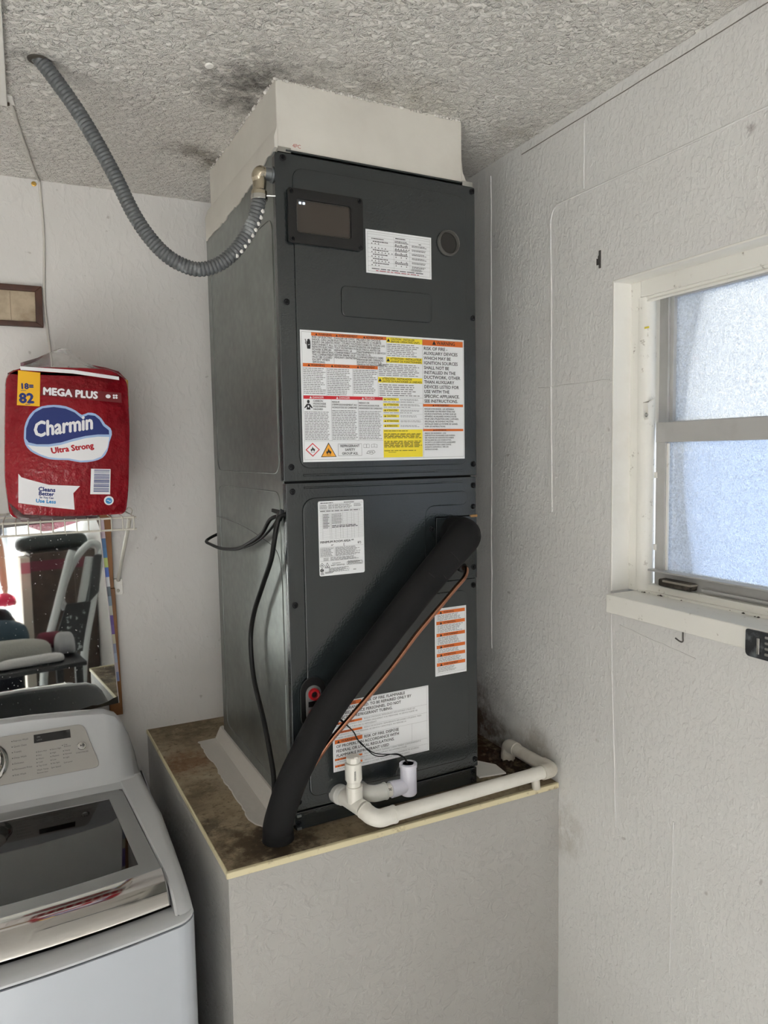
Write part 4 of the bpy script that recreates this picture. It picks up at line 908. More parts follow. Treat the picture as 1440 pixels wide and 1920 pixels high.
MB().lathe([(0.0095, -0.001), (0.0095, 0.008), (0.0070, 0.010)], 18, (0.4030, -0.0015, 0.5040), (0, -1, 0)).build('rubber_grommet', m_black, cp)

# ================================================================ condensate drain in white PVC
dr = thing('condensate_drain', 'white PVC drain line from the air handler along the platform edge into the corner', 'drain pipe', O, RZ)
A0 = Vector((0.0935, 0.0, 0.060)); T0 = Vector((0.1070, -0.055, 0.0625)); E0 = Vector((0.1230, -0.112, 0.0465))
MB().tube([A0+Vector((0, .004, 0)), A0+(T0-A0)*0.22, A0+(T0-A0)*0.24, A0+(T0-A0)*0.34], [0.0205, 0.0205, 0.0185, 0.0185], 24).build('threaded_adapter', m_pvc_clear, dr, bevel=0.0008)
for k in range(3): MB().tube([A0+(T0-A0)*(0.26+k*0.045), A0+(T0-A0)*(0.275+k*0.045)], 0.0195, 24).build('adapter_thread', m_pvc_clear, dr, bevel=0.0005)
MB().tube([A0+(T0-A0)*0.38, T0+(E0-T0)*0.42], 0.0166, 24).build('tee_body', m_pvc, dr, bevel=0.001)
MB().tube([T0, T0+Vector((-.0005, 0, 0.034))], 0.0166, 24).build('tee_branch', m_pvc, dr, bevel=0.001)
top = T0 + Vector((-0.0015, 0, 0.0335))
MB().tube([top-Vector((0,0,0.002)), top+Vector((0,0,0.014))], 0.0138, 24).build('riser_stub', m_pvc, dr)
MB().tube([top+Vector((0,0,0.010)), top+Vector((0,0,0.0135)), top+Vector((-.0005,0,0.046)), top+Vector((-.0005,0,0.0485))], [0.0150, 0.0170, 0.0170, 0.0158], 24).build('riser_coupling', m_pvc, dr, bevel=0.0006)
MB().tube([top+Vector((0,0,0.047)), top+Vector((0,0,0.052))], 0.0128, 24).build('plug_neck', m_pvc, dr)
MB().lathe([(0.0150, 0), (0.0152, 0.009), (0.0138, 0.0105), (0, 0.0105)], 8, top+Vector((0,0,0.0505)), (0, 0, 1)).build('threaded_plug', m_pvc, dr, smooth=20)
MB().box(top.x-0.004, top.y-0.0135, top.z+0.0565, top.x+0.004, top.y-0.0105, top.z+0.0635).build('plug_lug', m_pvc, dr, bevel=0.0008)
pr = Print(lambda x, y: (top.x-0.0035-y*0, top.y-0.0172, top.z+0.018+x), (0, -1, 0))
pq = Print(lambda x, y: (top.x-0.0050+y*1.0, top.y-0.01712+abs(y)*0.05, top.z+0.018+x), (0, -1, 0))
pq.fine('k', 0, -0.0015, 0.019, 0.0025, 2, 0.5, ragged=0.05); pq.build(dr, {'k': ('stamped_lettering', m_ink)})
# elbow at the platform edge, long run, corner elbow, return to the wall drain
X1 = Vector((0.5800, -0.0945, 0.0395))
dl = (X1-E0).normalized()
e = cr([T0+(E0-T0)*0.46, T0+(E0-T0)*0.62, E0+(T0-E0).normalized()*0.010+dl*0.002, E0+dl*0.012, E0+dl*0.030, E0+dl*0.045], 6)
MB().tube(e, 0.0170, 24).build('elbow_fitting', m_pvc, dr)
MB().tube([E0+dl*0.040, E0+dl*0.0455], 0.0178, 24).build('elbow_lip', m_pvc, dr, bevel=0.0008)
MB().tube([T0+(E0-T0)*0.46, T0+(E0-T0)*0.52], 0.0178, 24).build('elbow_lip', m_pvc, dr, bevel=0.0008)
MB().tube([E0+dl*0.040, X1-dl*0.020], 0.0140, 24).build('long_pipe', m_pvc, dr)
db = Vector((0.010, 1, -0.012)).normalized(); X2 = X1 + db*0.165
e = cr([X1-dl*0.030, X1-dl*0.012, X1-dl*0.003+db*0.003, X1+db*0.014, X1+db*0.032], 7)
MB().tube(e, 0.0168, 24).build('corner_elbow', m_pvc_old, dr)
MB().tube([X1+db*0.028, X2-db*0.014], 0.0140, 24).build('return_pipe', m_pvc_old, dr)
e = cr([X2-db*0.034, X2-db*0.015, X2-db*0.004+Vector((0,0,-.003)), X2+Vector((0,0,-0.016)), X2+Vector((0,0,-0.030))], 7)
MB().tube(e, 0.0166, 24).build('drain_elbow', m_pvc_old, dr)
MB().tube([X2+Vector((0,0,-0.018)), X2+Vector((0,0,-0.034))], 0.0172, 24).build('drain_coupling', m_pvc_old, dr, bevel=0.001)
MB().tube([X2+Vector((0,0,-0.03)), X2+Vector((0,0,-0.052))], 0.0138, 24).build('drain_stub', m_pvc_old, dr)
MB().tube([X1+Vector((-0.040, 0.012, 0.006)), X1+Vector((-0.0385, 0.008, -0.0395))], 0.0095, 20).build('support_stub', m_pvc_old, dr)

# ---- overflow float switch
fs = thing('float_switch', 'bluish white overflow float switch tee with a black wire, beside the capped riser', 'float switch', O, RZ)
V0 = Vector((0.2335, -0.050, 0.0))
MB().tube([V0+Vector((0,0,.046)), V0+Vector((0,0,.049)), V0+Vector((0,0,.104)), V0+Vector((0,0,.105)), V0+Vector((0,0,.112)), V0+Vector((0,0,.1125)), V0+Vector((0,0,.1125)), V0+Vector((0,0,.092)), V0+Vector((0,0,.092))], [0.0150, 0.0172, 0.0172, 0.0185, 0.0188, 0.0178, 0.0115, 0.0110, 0.0002], 28).build('switch_body', m_pvc_lav, fs)
hz = 0.066
MB().tube([V0+Vector((0.004,0,hz)), V0+Vector((-0.030,-0.001,hz)), V0+Vector((-0.0435,-0.001,hz)), V0+Vector((-0.0440,-0.001,hz))], [0.0135, 0.0165, 0.0168, 0.0150], 24).build('side_socket', m_pvc_lav, fs)
MB().tube([V0+Vector((-0.040,-0.001,hz)), V0+Vector((-0.060,-0.001,hz))], 0.0138, 24).build('short_nipple', m_pvc, fs)
pk = Print(lambda x, y: (V0.x-0.0555+x, V0.y-0.0148, hz+0.006-y), (0, -1, 0)); pk.text('k', 'SC', 0, 0, 0.005, bold=0.03); pk.build(fs, {'k': ('pipe_lettering', m_ink)})
e = cr([V0+Vector((-0.055,-0.001,hz)), V0+Vector((-0.076,-0.001,hz)), V0+Vector((-0.088,0.006,hz)), V0+Vector((-0.0935,0.022,hz-.002)), V0+Vector((-0.094,0.052,hz-.004))], 7)
MB().tube(e, 0.0165, 24).build('outlet_elbow', plain('milky_pvc', srgb(214, 215, 210), 0.3), fs)
MB().tube([V0+Vector((-0.054,-0.001,hz)), V0+Vector((-0.058,-0.001,hz))], 0.0175, 24).build('elbow_lip', plain('milky_pvc_lip', srgb(214, 215, 210), 0.3), fs, bevel=0.0008)
for k, dz in enumerate((0.0, 0.004)):
    w = cr([(0.0430, -0.004, 0.2790), (0.0480, -0.014, 0.262), (0.0640, -0.026, 0.2470), (0.0800, -0.030, 0.2345+dz), (0.1038, -0.0560, 0.2110), (0.1170, -0.050, 0.1900-dz*.5), (0.1293, -0.042, 0.1726+dz*.6), (0.1567, -0.038, 0.1478-dz), (0.1760, -0.040, 0.1405-dz*1.2), (0.1973, -0.042, 0.1364), (0.2150, -0.045, 0.1320+dz*.5), (0.2260, -0.048, 0.1230), (0.2330, -0.050, 0.108), (0.2345, -0.050, 0.095)], 6)
    MB().tube(w, 0.0011, 8).build('lead_wire', m_cable, fs)
MB().tube(cr([(0.2150, -0.045, 0.1330), (0.2260, -0.048, 0.1240), (0.2330, -0.050, 0.109)], 6), 0.0021, 8).build('wire_sleeve', m_cable, fs)

# ---- control cables out of the left side
c1 = thing('control_cable', 'black control cable looping from the unit side hole back to the wall', 'cable', O, RZ)
MB().tube(cr([(0.004, 0.018, 0.642), (-0.010, 0.018, 0.640), (-0.018, 0.050, 0.630), (-0.020, 0.097, 0.599), (-0.020, 0.1715, 0.5745), (-0.020, 0.2738, 0.5485), (-0.021, 0.4114, 0.5330), (-0.023, 0.515, 0.5330), (-0.022, 0.565, 0.536), (0.000, 0.585, 0.545), (0.03, 0.585, 0.556)], 8), 0.0040, 12).build('cable_sheath', m_cable, c1, smooth=60)
MB().tube(cr([(-0.008, 0.022, 0.638), (-0.012, 0.060, 0.612), (-0.016, 0.110, 0.588), (-0.018, 0.170, 0.569), (-0.019, 0.23, 0.5555)], 6), 0.0026, 8).build('thin_lead', m_cable, c1, smooth=60)
c2 = thing('power_cable', 'black cable hanging down the left side of the unit behind the foam pipe', 'cable', O, RZ)
MB().tube(cr([(0.004, 0.010, 0.642), (-0.010, 0.010, 0.641), (-0.016, 0.016, 0.620), (-0.018, 0.027, 0.590), (-0.019, 0.048, 0.549), (-0.020, 0.1078, 0.4855), (-0.021, 0.1688, 0.4175), (-0.021, 0.1984, 0.352), (-0.021, 0.1836, 0.2716), (-0.022, 0.1176, 0.1966), (-0.024, 0.066, 0.1224), (-0.026, 0.0500, 0.0900), (-0.028, 0.048, 0.046)], 8), 0.0052, 12).build('cable_sheath', m_cable, c2, smooth=60)
MB().prism([(-0.002, 0.006, 0.652), (-0.012, 0.004, 0.656), (-0.016, 0.010, 0.646), (-0.014, 0.030, 0.640), (-0.002, 0.026, 0.636)], (0, 0, -0.010)).build('strain_relief', m_black, c2, bevel=0.002)
MB().prism([(-0.006, 0.026, 0.650), (-0.016, 0.045, 0.653), (-0.016, 0.046, 0.646), (-0.006, 0.028, 0.640)], (0.005, 0.0, 0)).build('cable_tie_tail', m_black, c2, bevel=0.001)
MB().tube(cr([(-0.004, 0.52, 0.605), (-0.006, 0.30, 0.600), (-0.010, 0.10, 0.582), (-0.008, 0.040, 0.565), (-0.006, 0.022, 0.520), (-0.006, 0.018, 0.42), (-0.006, 0.018, 0.30)], 8), 0.0007, 6).build('thin_wire', plain('grey_thin_wire', srgb(70, 70, 70), 0.5), c2)

# ================================================================ washing machine
wm = thing('washing_machine', 'white top-loading washing machine with dark glass lid at lower left', 'washing machine', (-0.573, 0, 0))
hw = 0.354
def front_y(x):                                                     # bowed front with rounded corners
    t = abs(x)/hw; y = -0.140 + 0.036*t*t
    r = 0.034
    if abs(x) > hw-r: y += r - math.sqrt(max(0, r*r-(abs(x)-hw+r)**2))
    return y
xs_ = [-hw+0.0001+hw*2*0.99997*i/60 for i in range(61)]
xs_ = sorted(set([round(v, 5) for v in xs_] + [s*(hw-0.034+0.034*math.sin(k*PI/16)) for k in range(9) for s in (-1, 1)]))
def plan(k, inset=0.0): return [(x*(1-inset/hw), front_y(x)+inset) for x in xs_] + [(hw-inset, 0.575), (-hw+inset, 0.575)]
MB().prism([(x, y, 0.03) for x, y in plan(1)], (0, 0, 0.9115)).build('cabinet', m_enamel_side, wm, bevel=0.003, seg=2, smooth=50)
MB().prism([(x, y, 0.9405) for x, y in plan(1, 0.004)], (0, 0, 0.007)).build('seam_gap', m_gap, wm)
for x in (-0.29, 0.29):
    for y in (-0.05, 0.50): MB().lathe([(0.022, 0), (0.022, 0.02), (0.012, 0.03)], 14, (x, y, 0.001)).build('foot', m_black, wm)
# top deck: side rails, back bar, low front lip
prof = [(0.575, 0.984), (0.42, 0.986), (0.25, 0.986), (0.10, 0.984), (0.02, 0.981), (-0.03, 0.976), (-0.06, 0.969), (-0.080, 0.961), (-0.092, 0.953), (-0.099, 0.9465)]
def lidx(y): return min(0.3165, 0.2840 + (0.3128-0.2840)*(0.400-y)/0.382)
def rail(s):
    secs = []
    for y, z in prof:
        xi = lidx(y)+0.002 if y < 0.44 else 0.27; xo = hw-0.0005 - (0.014 if y > 0.5 else 0.014*max(0, (y-0.25)/0.25))
        if y < -0.070: xo = hw - 0.034 + math.sqrt(max(0, 0.034**2-(-0.070-y)**2))
        q = [(xi, y, 0.9455), (xo, y, 0.9455), (xo, y, max(z-0.022, 0.9457)), (xo-0.003, y, max(z-0.010, 0.9459)), (xo-0.011, y, max(z-0.002, 0.9461)), (xo-0.020, y, z), (xi+0.004, y, z+0.001), (xi, y, max(z-0.002, 0.946))]
        secs.append([(s*a, b, c) for a, b, c in q])
    return secs
mb = MB(); mb.loft(rail(1)); mb.loft(rail(-1))
mb.box(-0.285, 0.402, 0.9455, 0.285, 0.575, 0.9855)
secs = []
for x in xs_:
    if abs(x) > hw-0.004: continue
    yf = front_y(x)
    secs.append([(x, yf, 0.9455), (x, yf+0.001, 0.9490), (x, yf+0.007, 0.9520), (x, yf+0.020, 0.9528), (x, yf+0.062, 0.9470), (x, yf+0.070, 0.9455)])
mb.loft(secs)
mb.build('top_deck', m_enamel, wm, bevel=0.0025, seg=2, smooth=45)
MB().box(-0.312, -0.075, 0.9457, 0.312, 0.402, 0.9465).build('lid_well', m_gap, wm)
# lid: grey frame, tinted glass, basket underneath
def bow(x, e, c): return c + (e-c)*(x/0.31)**2
fr = [(x, bow(x, 0.0178, -0.0110)) for x in [0.3128-0.6256*i/16 for i in range(17)]]
bk = [(x, 0.400) for x in [-0.2840+0.568*i/16 for i in range(17)]]
bk[0] = (-0.2845, 0.388); bk[1] = (-0.276, 0.4005); bk[-1] = (0.2845, 0.388); bk[-2] = (0.276, 0.4005)
fi = [(x, bow(x, 0.055, 0.0235)) for x in [0.2760-0.552*i/16 for i in range(17)]]
bi = [(x, 0.360) for x in [-0.2530+0.506*i/16 for i in range(17)]]
MB().ring([(x, y, 0.9780) for x, y in fr+bk], [(x, y, 0.9780) for x, y in fi+bi], (0, 0, 0.0090)).build('lid_frame', m_lid, wm, bevel=0.0012)
MB().prism([(x*0.999, y, 0.9800) for x, y in fi+bi], (0, 0, 0.0050)).build('lid_glass', m_lidglass, wm, smooth=0)
MB().box(-0.285, 0.02, 0.9466, 0.285, 0.365, 0.9480).build('tub_floor_rim', m_tub, wm)
MB().lathe([(0.180, 0.0), (0.176, 0.010), (0.168, 0.013), (0.160, 0.009), (0.158, 0.002)], 48, (0, 0.185, 0.9480)).build('tub_ring', plain('light_grey_tub_ring', srgb(132, 136, 136), 0.35), wm)
MB().lathe([(0, 0.0012), (0.157, 0.0012), (0.157, 0), (0, 0)], 40, (0, 0.185, 0.9483)).build('tub_shadow', m_gap, wm)
MB().box(-0.20, 0.335, 0.9480, 0.235, 0.352, 0.966).build('dispenser_tray', m_tub, wm, bevel=0.003)
secs = []
for i in range(17):
    t = -1+2*i/16; x = t*0.3130; b = 0.0288*(1-t*t)
    q = [(0.0168, 0.9860), (0.006, 0.9866), (-0.012, 0.9850), (-0.032, 0.9785), (-0.050, 0.9690), (-0.060, 0.9605), (-0.0615, 0.9570), (-0.056, 0.9545), (-0.036, 0.9560), (0.0168, 0.9600)]
    secs.append([(x, y-b*(1.0 if k < 1 else 0.95), z) for k, (y, z) in enumerate(q)])
MB().loft(secs).build('chrome_handle', m_chrome, wm, smooth=50)
for s in (-1, 1): MB().prism([(s*0.3132, 0.0168, 0.9862), (s*0.3132, -0.020, 0.9845), (s*0.3132, -0.050, 0.968), (s*0.3132, -0.0615, 0.957), (s*0.3132, 0.0168, 0.955)], (s*0.0022, 0, 0)).build('handle_end', m_lid, wm)
# steep control console with a gently crowned top
cp_ = [(0.4385, 0.9830), (0.4440, 0.9885), (0.452, 0.995), (0.530, 1.115), (0.5355, 1.1215), (0.546, 1.1260), (0.560, 1.1270), (0.570, 1.1240), (0.5745, 1.115), (0.5745, 0.98)]
secs = []
for x, k, dy in ((-0.336, 0.02, 0.034), (-0.3315, 0.22, 0.024), (-0.319, 0.55, 0.010), (-0.303, 0.82, 0.004), (-0.288, 0.94, 0.001), (-0.262, 1, 0), (-0.20, 1, 0), (-0.10, 1, 0), (0, 1, 0), (0.10, 1, 0), (0.20, 1, 0), (0.262, 1, 0), (0.288, 0.94, 0.001), (0.303, 0.82, 0.004), (0.319, 0.55, 0.010), (0.3315, 0.22, 0.024), (0.336, 0.02, 0.034)):
    cr_ = 0.020*max(0, 1-(x/0.30)**2)
    secs.append([(x, y+(dy if y < 0.55 else -dy*0.5), 0.981+(z-0.981+(cr_ if i > 3 and z > 1.1 else 0))*k) for i, (y, z) in enumerate(cp_)])
MB().loft(secs).build('console', m_enamel, wm, bevel=0.003, seg=2, smooth=60)
sl = Vector((0, 0.078, 0.120)).normalized(); sn = Vector((0, -sl.z, sl.y))
def CP(x, s, o=0.0): return Vector((x, 0.452, 0.995)) + sl*s + sn*(o + 0.0004)
pan = [CP(x, s, 0.0005) for x, s in rpoly([(-0.2450, 0.0305), (0.2450, 0.0305), (0.2135, 0.1400), (-0.2135, 0.1400)], 0.016, 6)]
MB().prism(pan, sn*0.0022).build('control_panel', m_panel, wm, bevel=0.0008)
pr = Print(lambda x, y: CP(x, y, 0.0028), sn)
MB().prism([CP(x, s, 0.0026) for x, s in ((0.1047, 0.1122), (0.1845, 0.1112), (0.1838, 0.1310), (0.1047, 0.1318))], sn*0.0010).build('display', m_black, wm, smooth=0)
pr.text('w', 'ON', 0.111, 0.1235, 0.0033, up=1, lay=6); pr.text('w', 'LOCK', 0.111, 0.1165, 0.003, up=1, lay=6)
for i, t in enumerate(('Express Wash', 'Quick Clean', 'Towels', 'Deep Wash', 'Delicates', 'Permanent Press', 'Kids Wash')):
    s = 0.1240 - i*0.0130; pr.rect('k', 0.0575, s, 0.0597, s+0.0020); pr.text('k', t, 0.0615, s-0.0005, 0.0038, 0.042, up=1)
for x, col, n in ((0.1080, ('Extra Hot', 'Hot', 'Warm', 'Cold', 'Tap Cold'), 'Wash Temp.'), (0.1378, ('Extra High', 'High', 'Medium', 'Low', 'No Spin'), 'Spin Speed'), (0.1655, ('', 'Heavy', 'Normal', 'Light'), 'Soil Level')):
    for i, t in enumerate(col):
        s = 0.0898 - i*0.0081
        if t: pr.rect('k', x, s, x+0.0020, s+0.0018); pr.text('k', t, x+0.0038, s-0.0005, 0.0033, 0.022, up=1)
    pr.text('k', n, x, 0.0475 if n != 'Soil Level' else 0.0535, 0.0034, 0.026, up=1)
pr.text('k', 'Remote Start', 0.108, 0.0410, 0.0030, 0.026, up=1)
pr.rect('k', 0.1640, 0.0950, 0.1660, 0.0968); pr.text('k', 'Cup', 0.168, 0.0955, 0.0032, up=1); pr.text('k', 'Remove', 0.168, 0.0910, 0.0032, 0.016, up=1)
pr.text('k', 'START/PAUSE', 0.193, 0.0705, 0.0032, 0.030, up=1)
pr.build(wm, {'k': ('panel_lettering', plain('panel_ink', srgb(70, 70, 72), 0.5)), 'w': ('display_lettering', m_greyink)})
b = MB(); b.lathe([(0.0098, 0), (0.0098, 0.003), (0.0085, 0.0042)], 28, CP(0.2069, 0.0870, 0.002), sn); b.build('button_ring', m_chrome, wm)
b = MB(); b.lathe([(0.0075, 0), (0.0075, 0.0048), (0.006, 0.0058), (0, 0.0060)], 28, CP(0.2069, 0.0870, 0.002), sn); b.build('start_button', m_panel, wm)
pb = Print(lambda x, y: CP(0.2069+x, 0.0870+y, 0.0083), sn); pb.poly('k', [(-0.003, -0.0025), (-0.003, 0.0025), (0.0005, 0)], 1); pb.rect('k', 0.0015, -0.0025, 0.0025, 0.0025); pb.rect('k', 0.0032, -0.0025, 0.0042, 0.0025); pb.build(wm, {'k': ('button_symbol', m_ink)})
MB().lathe([(0.0500, 0), (0.0500, 0.004), (0.0460, 0.007), (0.0420, 0.008), (0.0400, 0.020), (0.0360, 0.024), (0, 0.025)], 48, CP(0.0, 0.0840, 0.002), sn).build('cycle_knob', m_chrome, wm)

# ================================================================ mirror behind the washer
mir = thing('wall_mirror', 'large frameless mirror standing behind the washing machine', 'mirror', (-0.2606, 0.69, 1.0982))
ya, ti, ro = math.radians(4.6), math.radians(0.3), math.radians(3.2)
nn = Vector((math.sin(ya)*math.cos(ti), -math.cos(ya)*math.cos(ti), math.sin(ti)))
rx = Vector((math.cos(ya), math.sin(ya), 0)); uz = rx.cross(-nn) if rx.cross(-nn).z > 0 else -rx.cross(-nn)
rx2 = rx*math.cos(ro) + uz*math.sin(ro); uz2 = uz*math.cos(ro) - rx*math.sin(ro)
def MP(a, h, d=0.0): return rx2*(-a) + uz2*h - nn*d                    # a to the left, h up, d behind the face
mw, mh = 0.80, 0.505
MB().prism([MP(0, 0), MP(mw, 0), MP(mw, mh), MP(0, mh)], -nn*0.005).build('mirror_glass', m_mirror, mir, smooth=0)
MB().prism([MP(0.001, 0.001, 0.0053), MP(mw-.001, 0.001, 0.0053), MP(mw-.001, mh-.001, 0.0053), MP(0.001, mh-.001, 0.0053)], -nn*0.002).build('backing', plain('mirror_backing', srgb(70, 66, 60), 0.8), mir, smooth=0)
mb = MB(); top_, bot_ = [], []                                      # silvering eaten away along the foot, ragged upper edge
for i in range(61):
    a = mw*i/60; e = 0.010 + 0.010*noise.noise(Vector((a*24, 1.7, 0))) + 0.005*noise.noise(Vector((a*90, 4, 0)))
    top_.append(MP(a, max(0.002, e+0.004*(a < 0.02)), -0.0004)); bot_.append(MP(a, 0.0002, -0.0004))
for i in range(60): mb.face([bot_[i], top_[i], top_[i+1], bot_[i+1]])
mb.build('corroded_edge', plain('corroded_silvering', srgb(40, 36, 28), 0.6, var=(srgb(70, 58, 36), 60, 0.45, 0.7)), mir, smooth=0)
mb = MB(); mb.box(0, 0, 0, 0, 0, 0) if False else None
P1 = [MP(0.0008, 0.02+h*0.485, -0.0004) for h in (0, 1)]
MB().prism([MP(0, 0.0), MP(0, mh), MP(-0.0022, mh), MP(-0.0022, 0.0)], -nn*0.004).build('bevelled_edge', plain('pale_glass_edge', srgb(200, 196, 200), 0.2), mir, smooth=0)
# strip of coloured patches and brown wooden strip behind the mirror edge
pc = thing('coloured_patch_strip', 'narrow strip of blue, purple and pale patches beside the mirror edge', 'card', (0, 0, 0))
mb = MB(); cols = [(206, 190, 200), (206, 190, 200), (64, 110, 160), (64, 120, 170), (190, 210, 120), (60, 100, 190), (220, 224, 228), (90, 104, 116), (130, 150, 168), (190, 190, 180), (98, 72, 150), (112, 84, 160), (200, 196, 170), (150, 156, 180), (176, 190, 210), (190, 184, 196), (140, 150, 190)]
mats_ = []; zt, zb = 1.598, 1.155
for i, c in enumerate(cols):
    z1 = zt-(zt-zb)*i/len(cols); z0_ = zt-(zt-zb)*(i+1)/len(cols); f_ = lambda z: -0.2855+(1.598-z)*0.055
    mb.prism([(f_(z0_)-0.010, 0.700, z0_), (f_(z0_)+0.0105-0.004*i/len(cols), 0.700, z0_), (f_(z1)+0.0105-0.004*i/len(cols), 0.700, z1), (f_(z1)-0.010, 0.700, z1)], (0, 0.0015, 0), i)
    mats_.append(plain('patch_tone_%s' % ['lilac','lilac','blue','teal','lime','cobalt','white','slate','steel','cream','violet','purple','ivory','pale_blue','sky','mauve','periwinkle'][i], srgb(*c), 0.4))
mb.build('patch_strip', mats_, pc, smooth=0, recalc=False)
wb_ = thing('wooden_strip', 'brown wooden strip standing on end between mirror and wall', 'board', (0, 0, 0))
MB().prism([(-0.2835, 0.7045, 1.41), (-0.2573, 0.7045, 1.41), (-0.2570, 0.7045, 1.612), (-0.2870, 0.7045, 1.612)], (0, 0.016, 0)).build('upper_length', m_board, wb_, bevel=0.001)
MB().prism([(-0.2820, 0.7045, 1.060), (-0.2490, 0.7045, 1.060), (-0.2545, 0.7045, 1.4085), (-0.2820, 0.7045, 1.4085)], (0, 0.016, 0)).build('lower_length', m_board, wb_, bevel=0.001)

# ================================================================ wire shelf
sh = thing('wire_shelf', 'white coated wire shelf on the back wall above the mirror', 'shelf', (0, 0, 0))
xr, xl, zs, yf_, yb_ = -0.2285, -1.10, 1.6225, 0.424, 0.7205
for y, z in ((yf_, zs-0.0028), (yf_-0.002, zs-0.0300), (0.60, zs-0.0028), (yb_, zs-0.0028)): MB().tube([(xl, y, z), (xr+0.002, y, z)], 0.0024, 8).build('rail', m_wire_white, sh)
w0 = MB().tube([(0, yb_, 0), (0, yf_+0.002, 0), (0, yf_-0.0035, -0.002), (0, yf_-0.0045, -0.006), (0, yf_-0.0045, -0.0315)], 0.00135, 8).build('wire', m_wire_white, sh)
w0.location = (xr-0.004, 0, zs)
for i in range(1, 36):
    c = w0.copy(); COL.objects.link(c); c.location = (xr-0.004-i*0.0246, 0, zs)
MB().tube(cr([(-0.2395, yf_+0.015, zs-0.006), (-0.2400, 0.47, 1.592), (-0.2420, 0.60, 1.508), (-0.2440, 0.700, 1.440), (-0.2440, 0.7165, 1.428)], 5), 0.0048, 12).build('support_brace', m_wire_white, sh)
MB().prism([(x, D, z) for x, _, z in rr(-0.2560, 1.388, -0.2330, 1.432, 0.004)], (0, -0.006, 0)).build('wall_clip', m_white_paint, sh, bevel=0.001)
MB().lathe([(0.0045, 0), (0.004, 0.002), (0, 0.0025)], 12, (-0.2455, D-0.006, 1.399), (0, -1, 0)).build('clip_screw', plain('dull_screw', srgb(140, 136, 126), 0.4, 0.6), sh)
MB().tube(cr([(-0.236, 0.44, zs+0.002), (-0.232, 0.45, zs+0.012), (-0.238, 0.46, zs+0.018), (-0.246, 0.455, zs+0.012)], 5), 0.0015, 8).build('loose_wire_end', m_wire_white, sh)

# ================================================================ pack of toilet rolls
tp = thing('toilet_paper_pack', 'red plastic-wrapped pack of toilet rolls on the wire shelf', 'toilet paper', (-0.363, 0.44, 1.6272))
m_pack = plain('red_printed_film', srgb(150, 20, 34), 0.18, bump=(34, 0.75, 0.010), var=(srgb(130, 14, 28), 6, 0.45, 0.75))
out = rpoly([(-0.127, 0.001), (0.117, -0.001), (0.1255, 0.05), (0.1350, 0.20), (0.1345, 0.313), (0.100, 0.338), (-0.088, 0.3360), (-0.119, 0.318), (-0.127, 0.20), (-0.1330, 0.09)], [0.02, 0.015, 0.03, 0.03, 0.02, 0.03, 0.03, 0.02, 0.03, 0.03], 4)
cx_, cz_2 = 0.002, 0.168
secs = []
for y, k in ((0.006, 0.955), (0.0, 0.975), (0.004, 0.99), (0.014, 1.0), (0.06, 1.012), (0.115, 1.0), (0.150, 0.985), (0.165, 0.96), (0.172, 0.90)):
    if y == 0.006: continue
    secs.append([(cx_+(x-cx_)*k, y, cz_2+(z-cz_2)*k if z > 0.03 else max(z, 0.0)) for x, z in out])
MB().loft(secs).build('wrapped_pack', m_pack, tp, bevel=0.0, smooth=70)
pr = Print(lambda x, y: (x, -0.0002, y), (0, -1, 0))
D_ = dict(
cloud=[(-0.0897,0.1782),(-0.0873,0.2023),(-0.0803,0.221),(-0.0685,0.2372),(-0.0508,0.2481),(-0.0259,0.2516),(-0.001,0.2487),(0.0188,0.2393),(0.0312,0.2298),(0.0443,0.2349),(0.0598,0.2328),(0.0724,0.2217),(0.0797,0.2092),(0.0911,0.1994),(0.0932,0.1854),(0.0871,0.1686),(0.0822,0.1489),(0.0709,0.1323),(0.0495,0.1243),(0.0235,0.1226),(-0.0018,0.1281),(-0.0218,0.1290),(-0.0414,0.1312),(-0.0608,0.1390),(-0.0774,0.1493),(-0.0871,0.1635)],
blue=[(-0.0857,0.1768),(-0.0838,0.1996),(-0.0768,0.2184),(-0.065,0.2345),(-0.0486,0.2441),(-0.0262,0.247),(-0.0025,0.2437),(0.0161,0.2352),(0.0296,0.2229),(0.0441,0.2299),(0.0583,0.228),(0.0683,0.2189),(0.0755,0.205),(0.087,0.1952),(0.0873,0.1854),(0.0628,0.1855),(0.0367,0.1823),(0.0107,0.1761),(-0.015,0.1681),(-0.0402,0.1643),(-0.0649,0.1645),(-0.0805,0.1687)],
white=[(-0.0839,0.1634),(-0.0651,0.1597),(-0.0405,0.1589),(-0.0153,0.1627),(0.0104,0.1706),(0.0364,0.1773),(0.0626,0.1805),(0.0876,0.1798),(0.082,0.1546),(0.0684,0.1351),(0.0497,0.1276),(0.0237,0.1262),(-0.0016,0.1318),(-0.0216,0.1327),(-0.0411,0.1350),(-0.0587,0.1420),(-0.0741,0.1517)])
sm = lambda pts: [(p.x, p.y) for p in cr([(*q, 0) for q in pts], 2)]
pr.poly('n', [(-0.045, 0.291), (0.118, 0.281), (0.118, 0.258), (-0.052, 0.272)], 1)
pr.poly('s', [(-0.0900,0.3345),(-0.0881,0.3266),(0.0177,0.3220),(0.1147,0.3102),(0.1143,0.3178),(0.0181,0.3302)], 1)
pr.poly('y', [(-0.0934,0.3257),(-0.0496,0.3218),(-0.0545,0.248),(-0.0997,0.2502)], 1)
pr.text('b', '18=', -0.0914, 0.2858, 0.0120, 0.0270, bold=0.045, up=1); pr.text('b', '82', -0.0945, 0.2556, 0.0205, 0.031, bold=0.045, up=1)
pr.rect('b', -0.0905, 0.2815, -0.0800, 0.2825, 2); pr.rect('b', -0.0830, 0.2515, -0.0730, 0.2528, 2)
pr.text('s', 'MEGA PLUS', -0.0470, 0.2745, 0.0155, 0.1210, bold=0.045, up=1, rot=-0.066, lay=2)
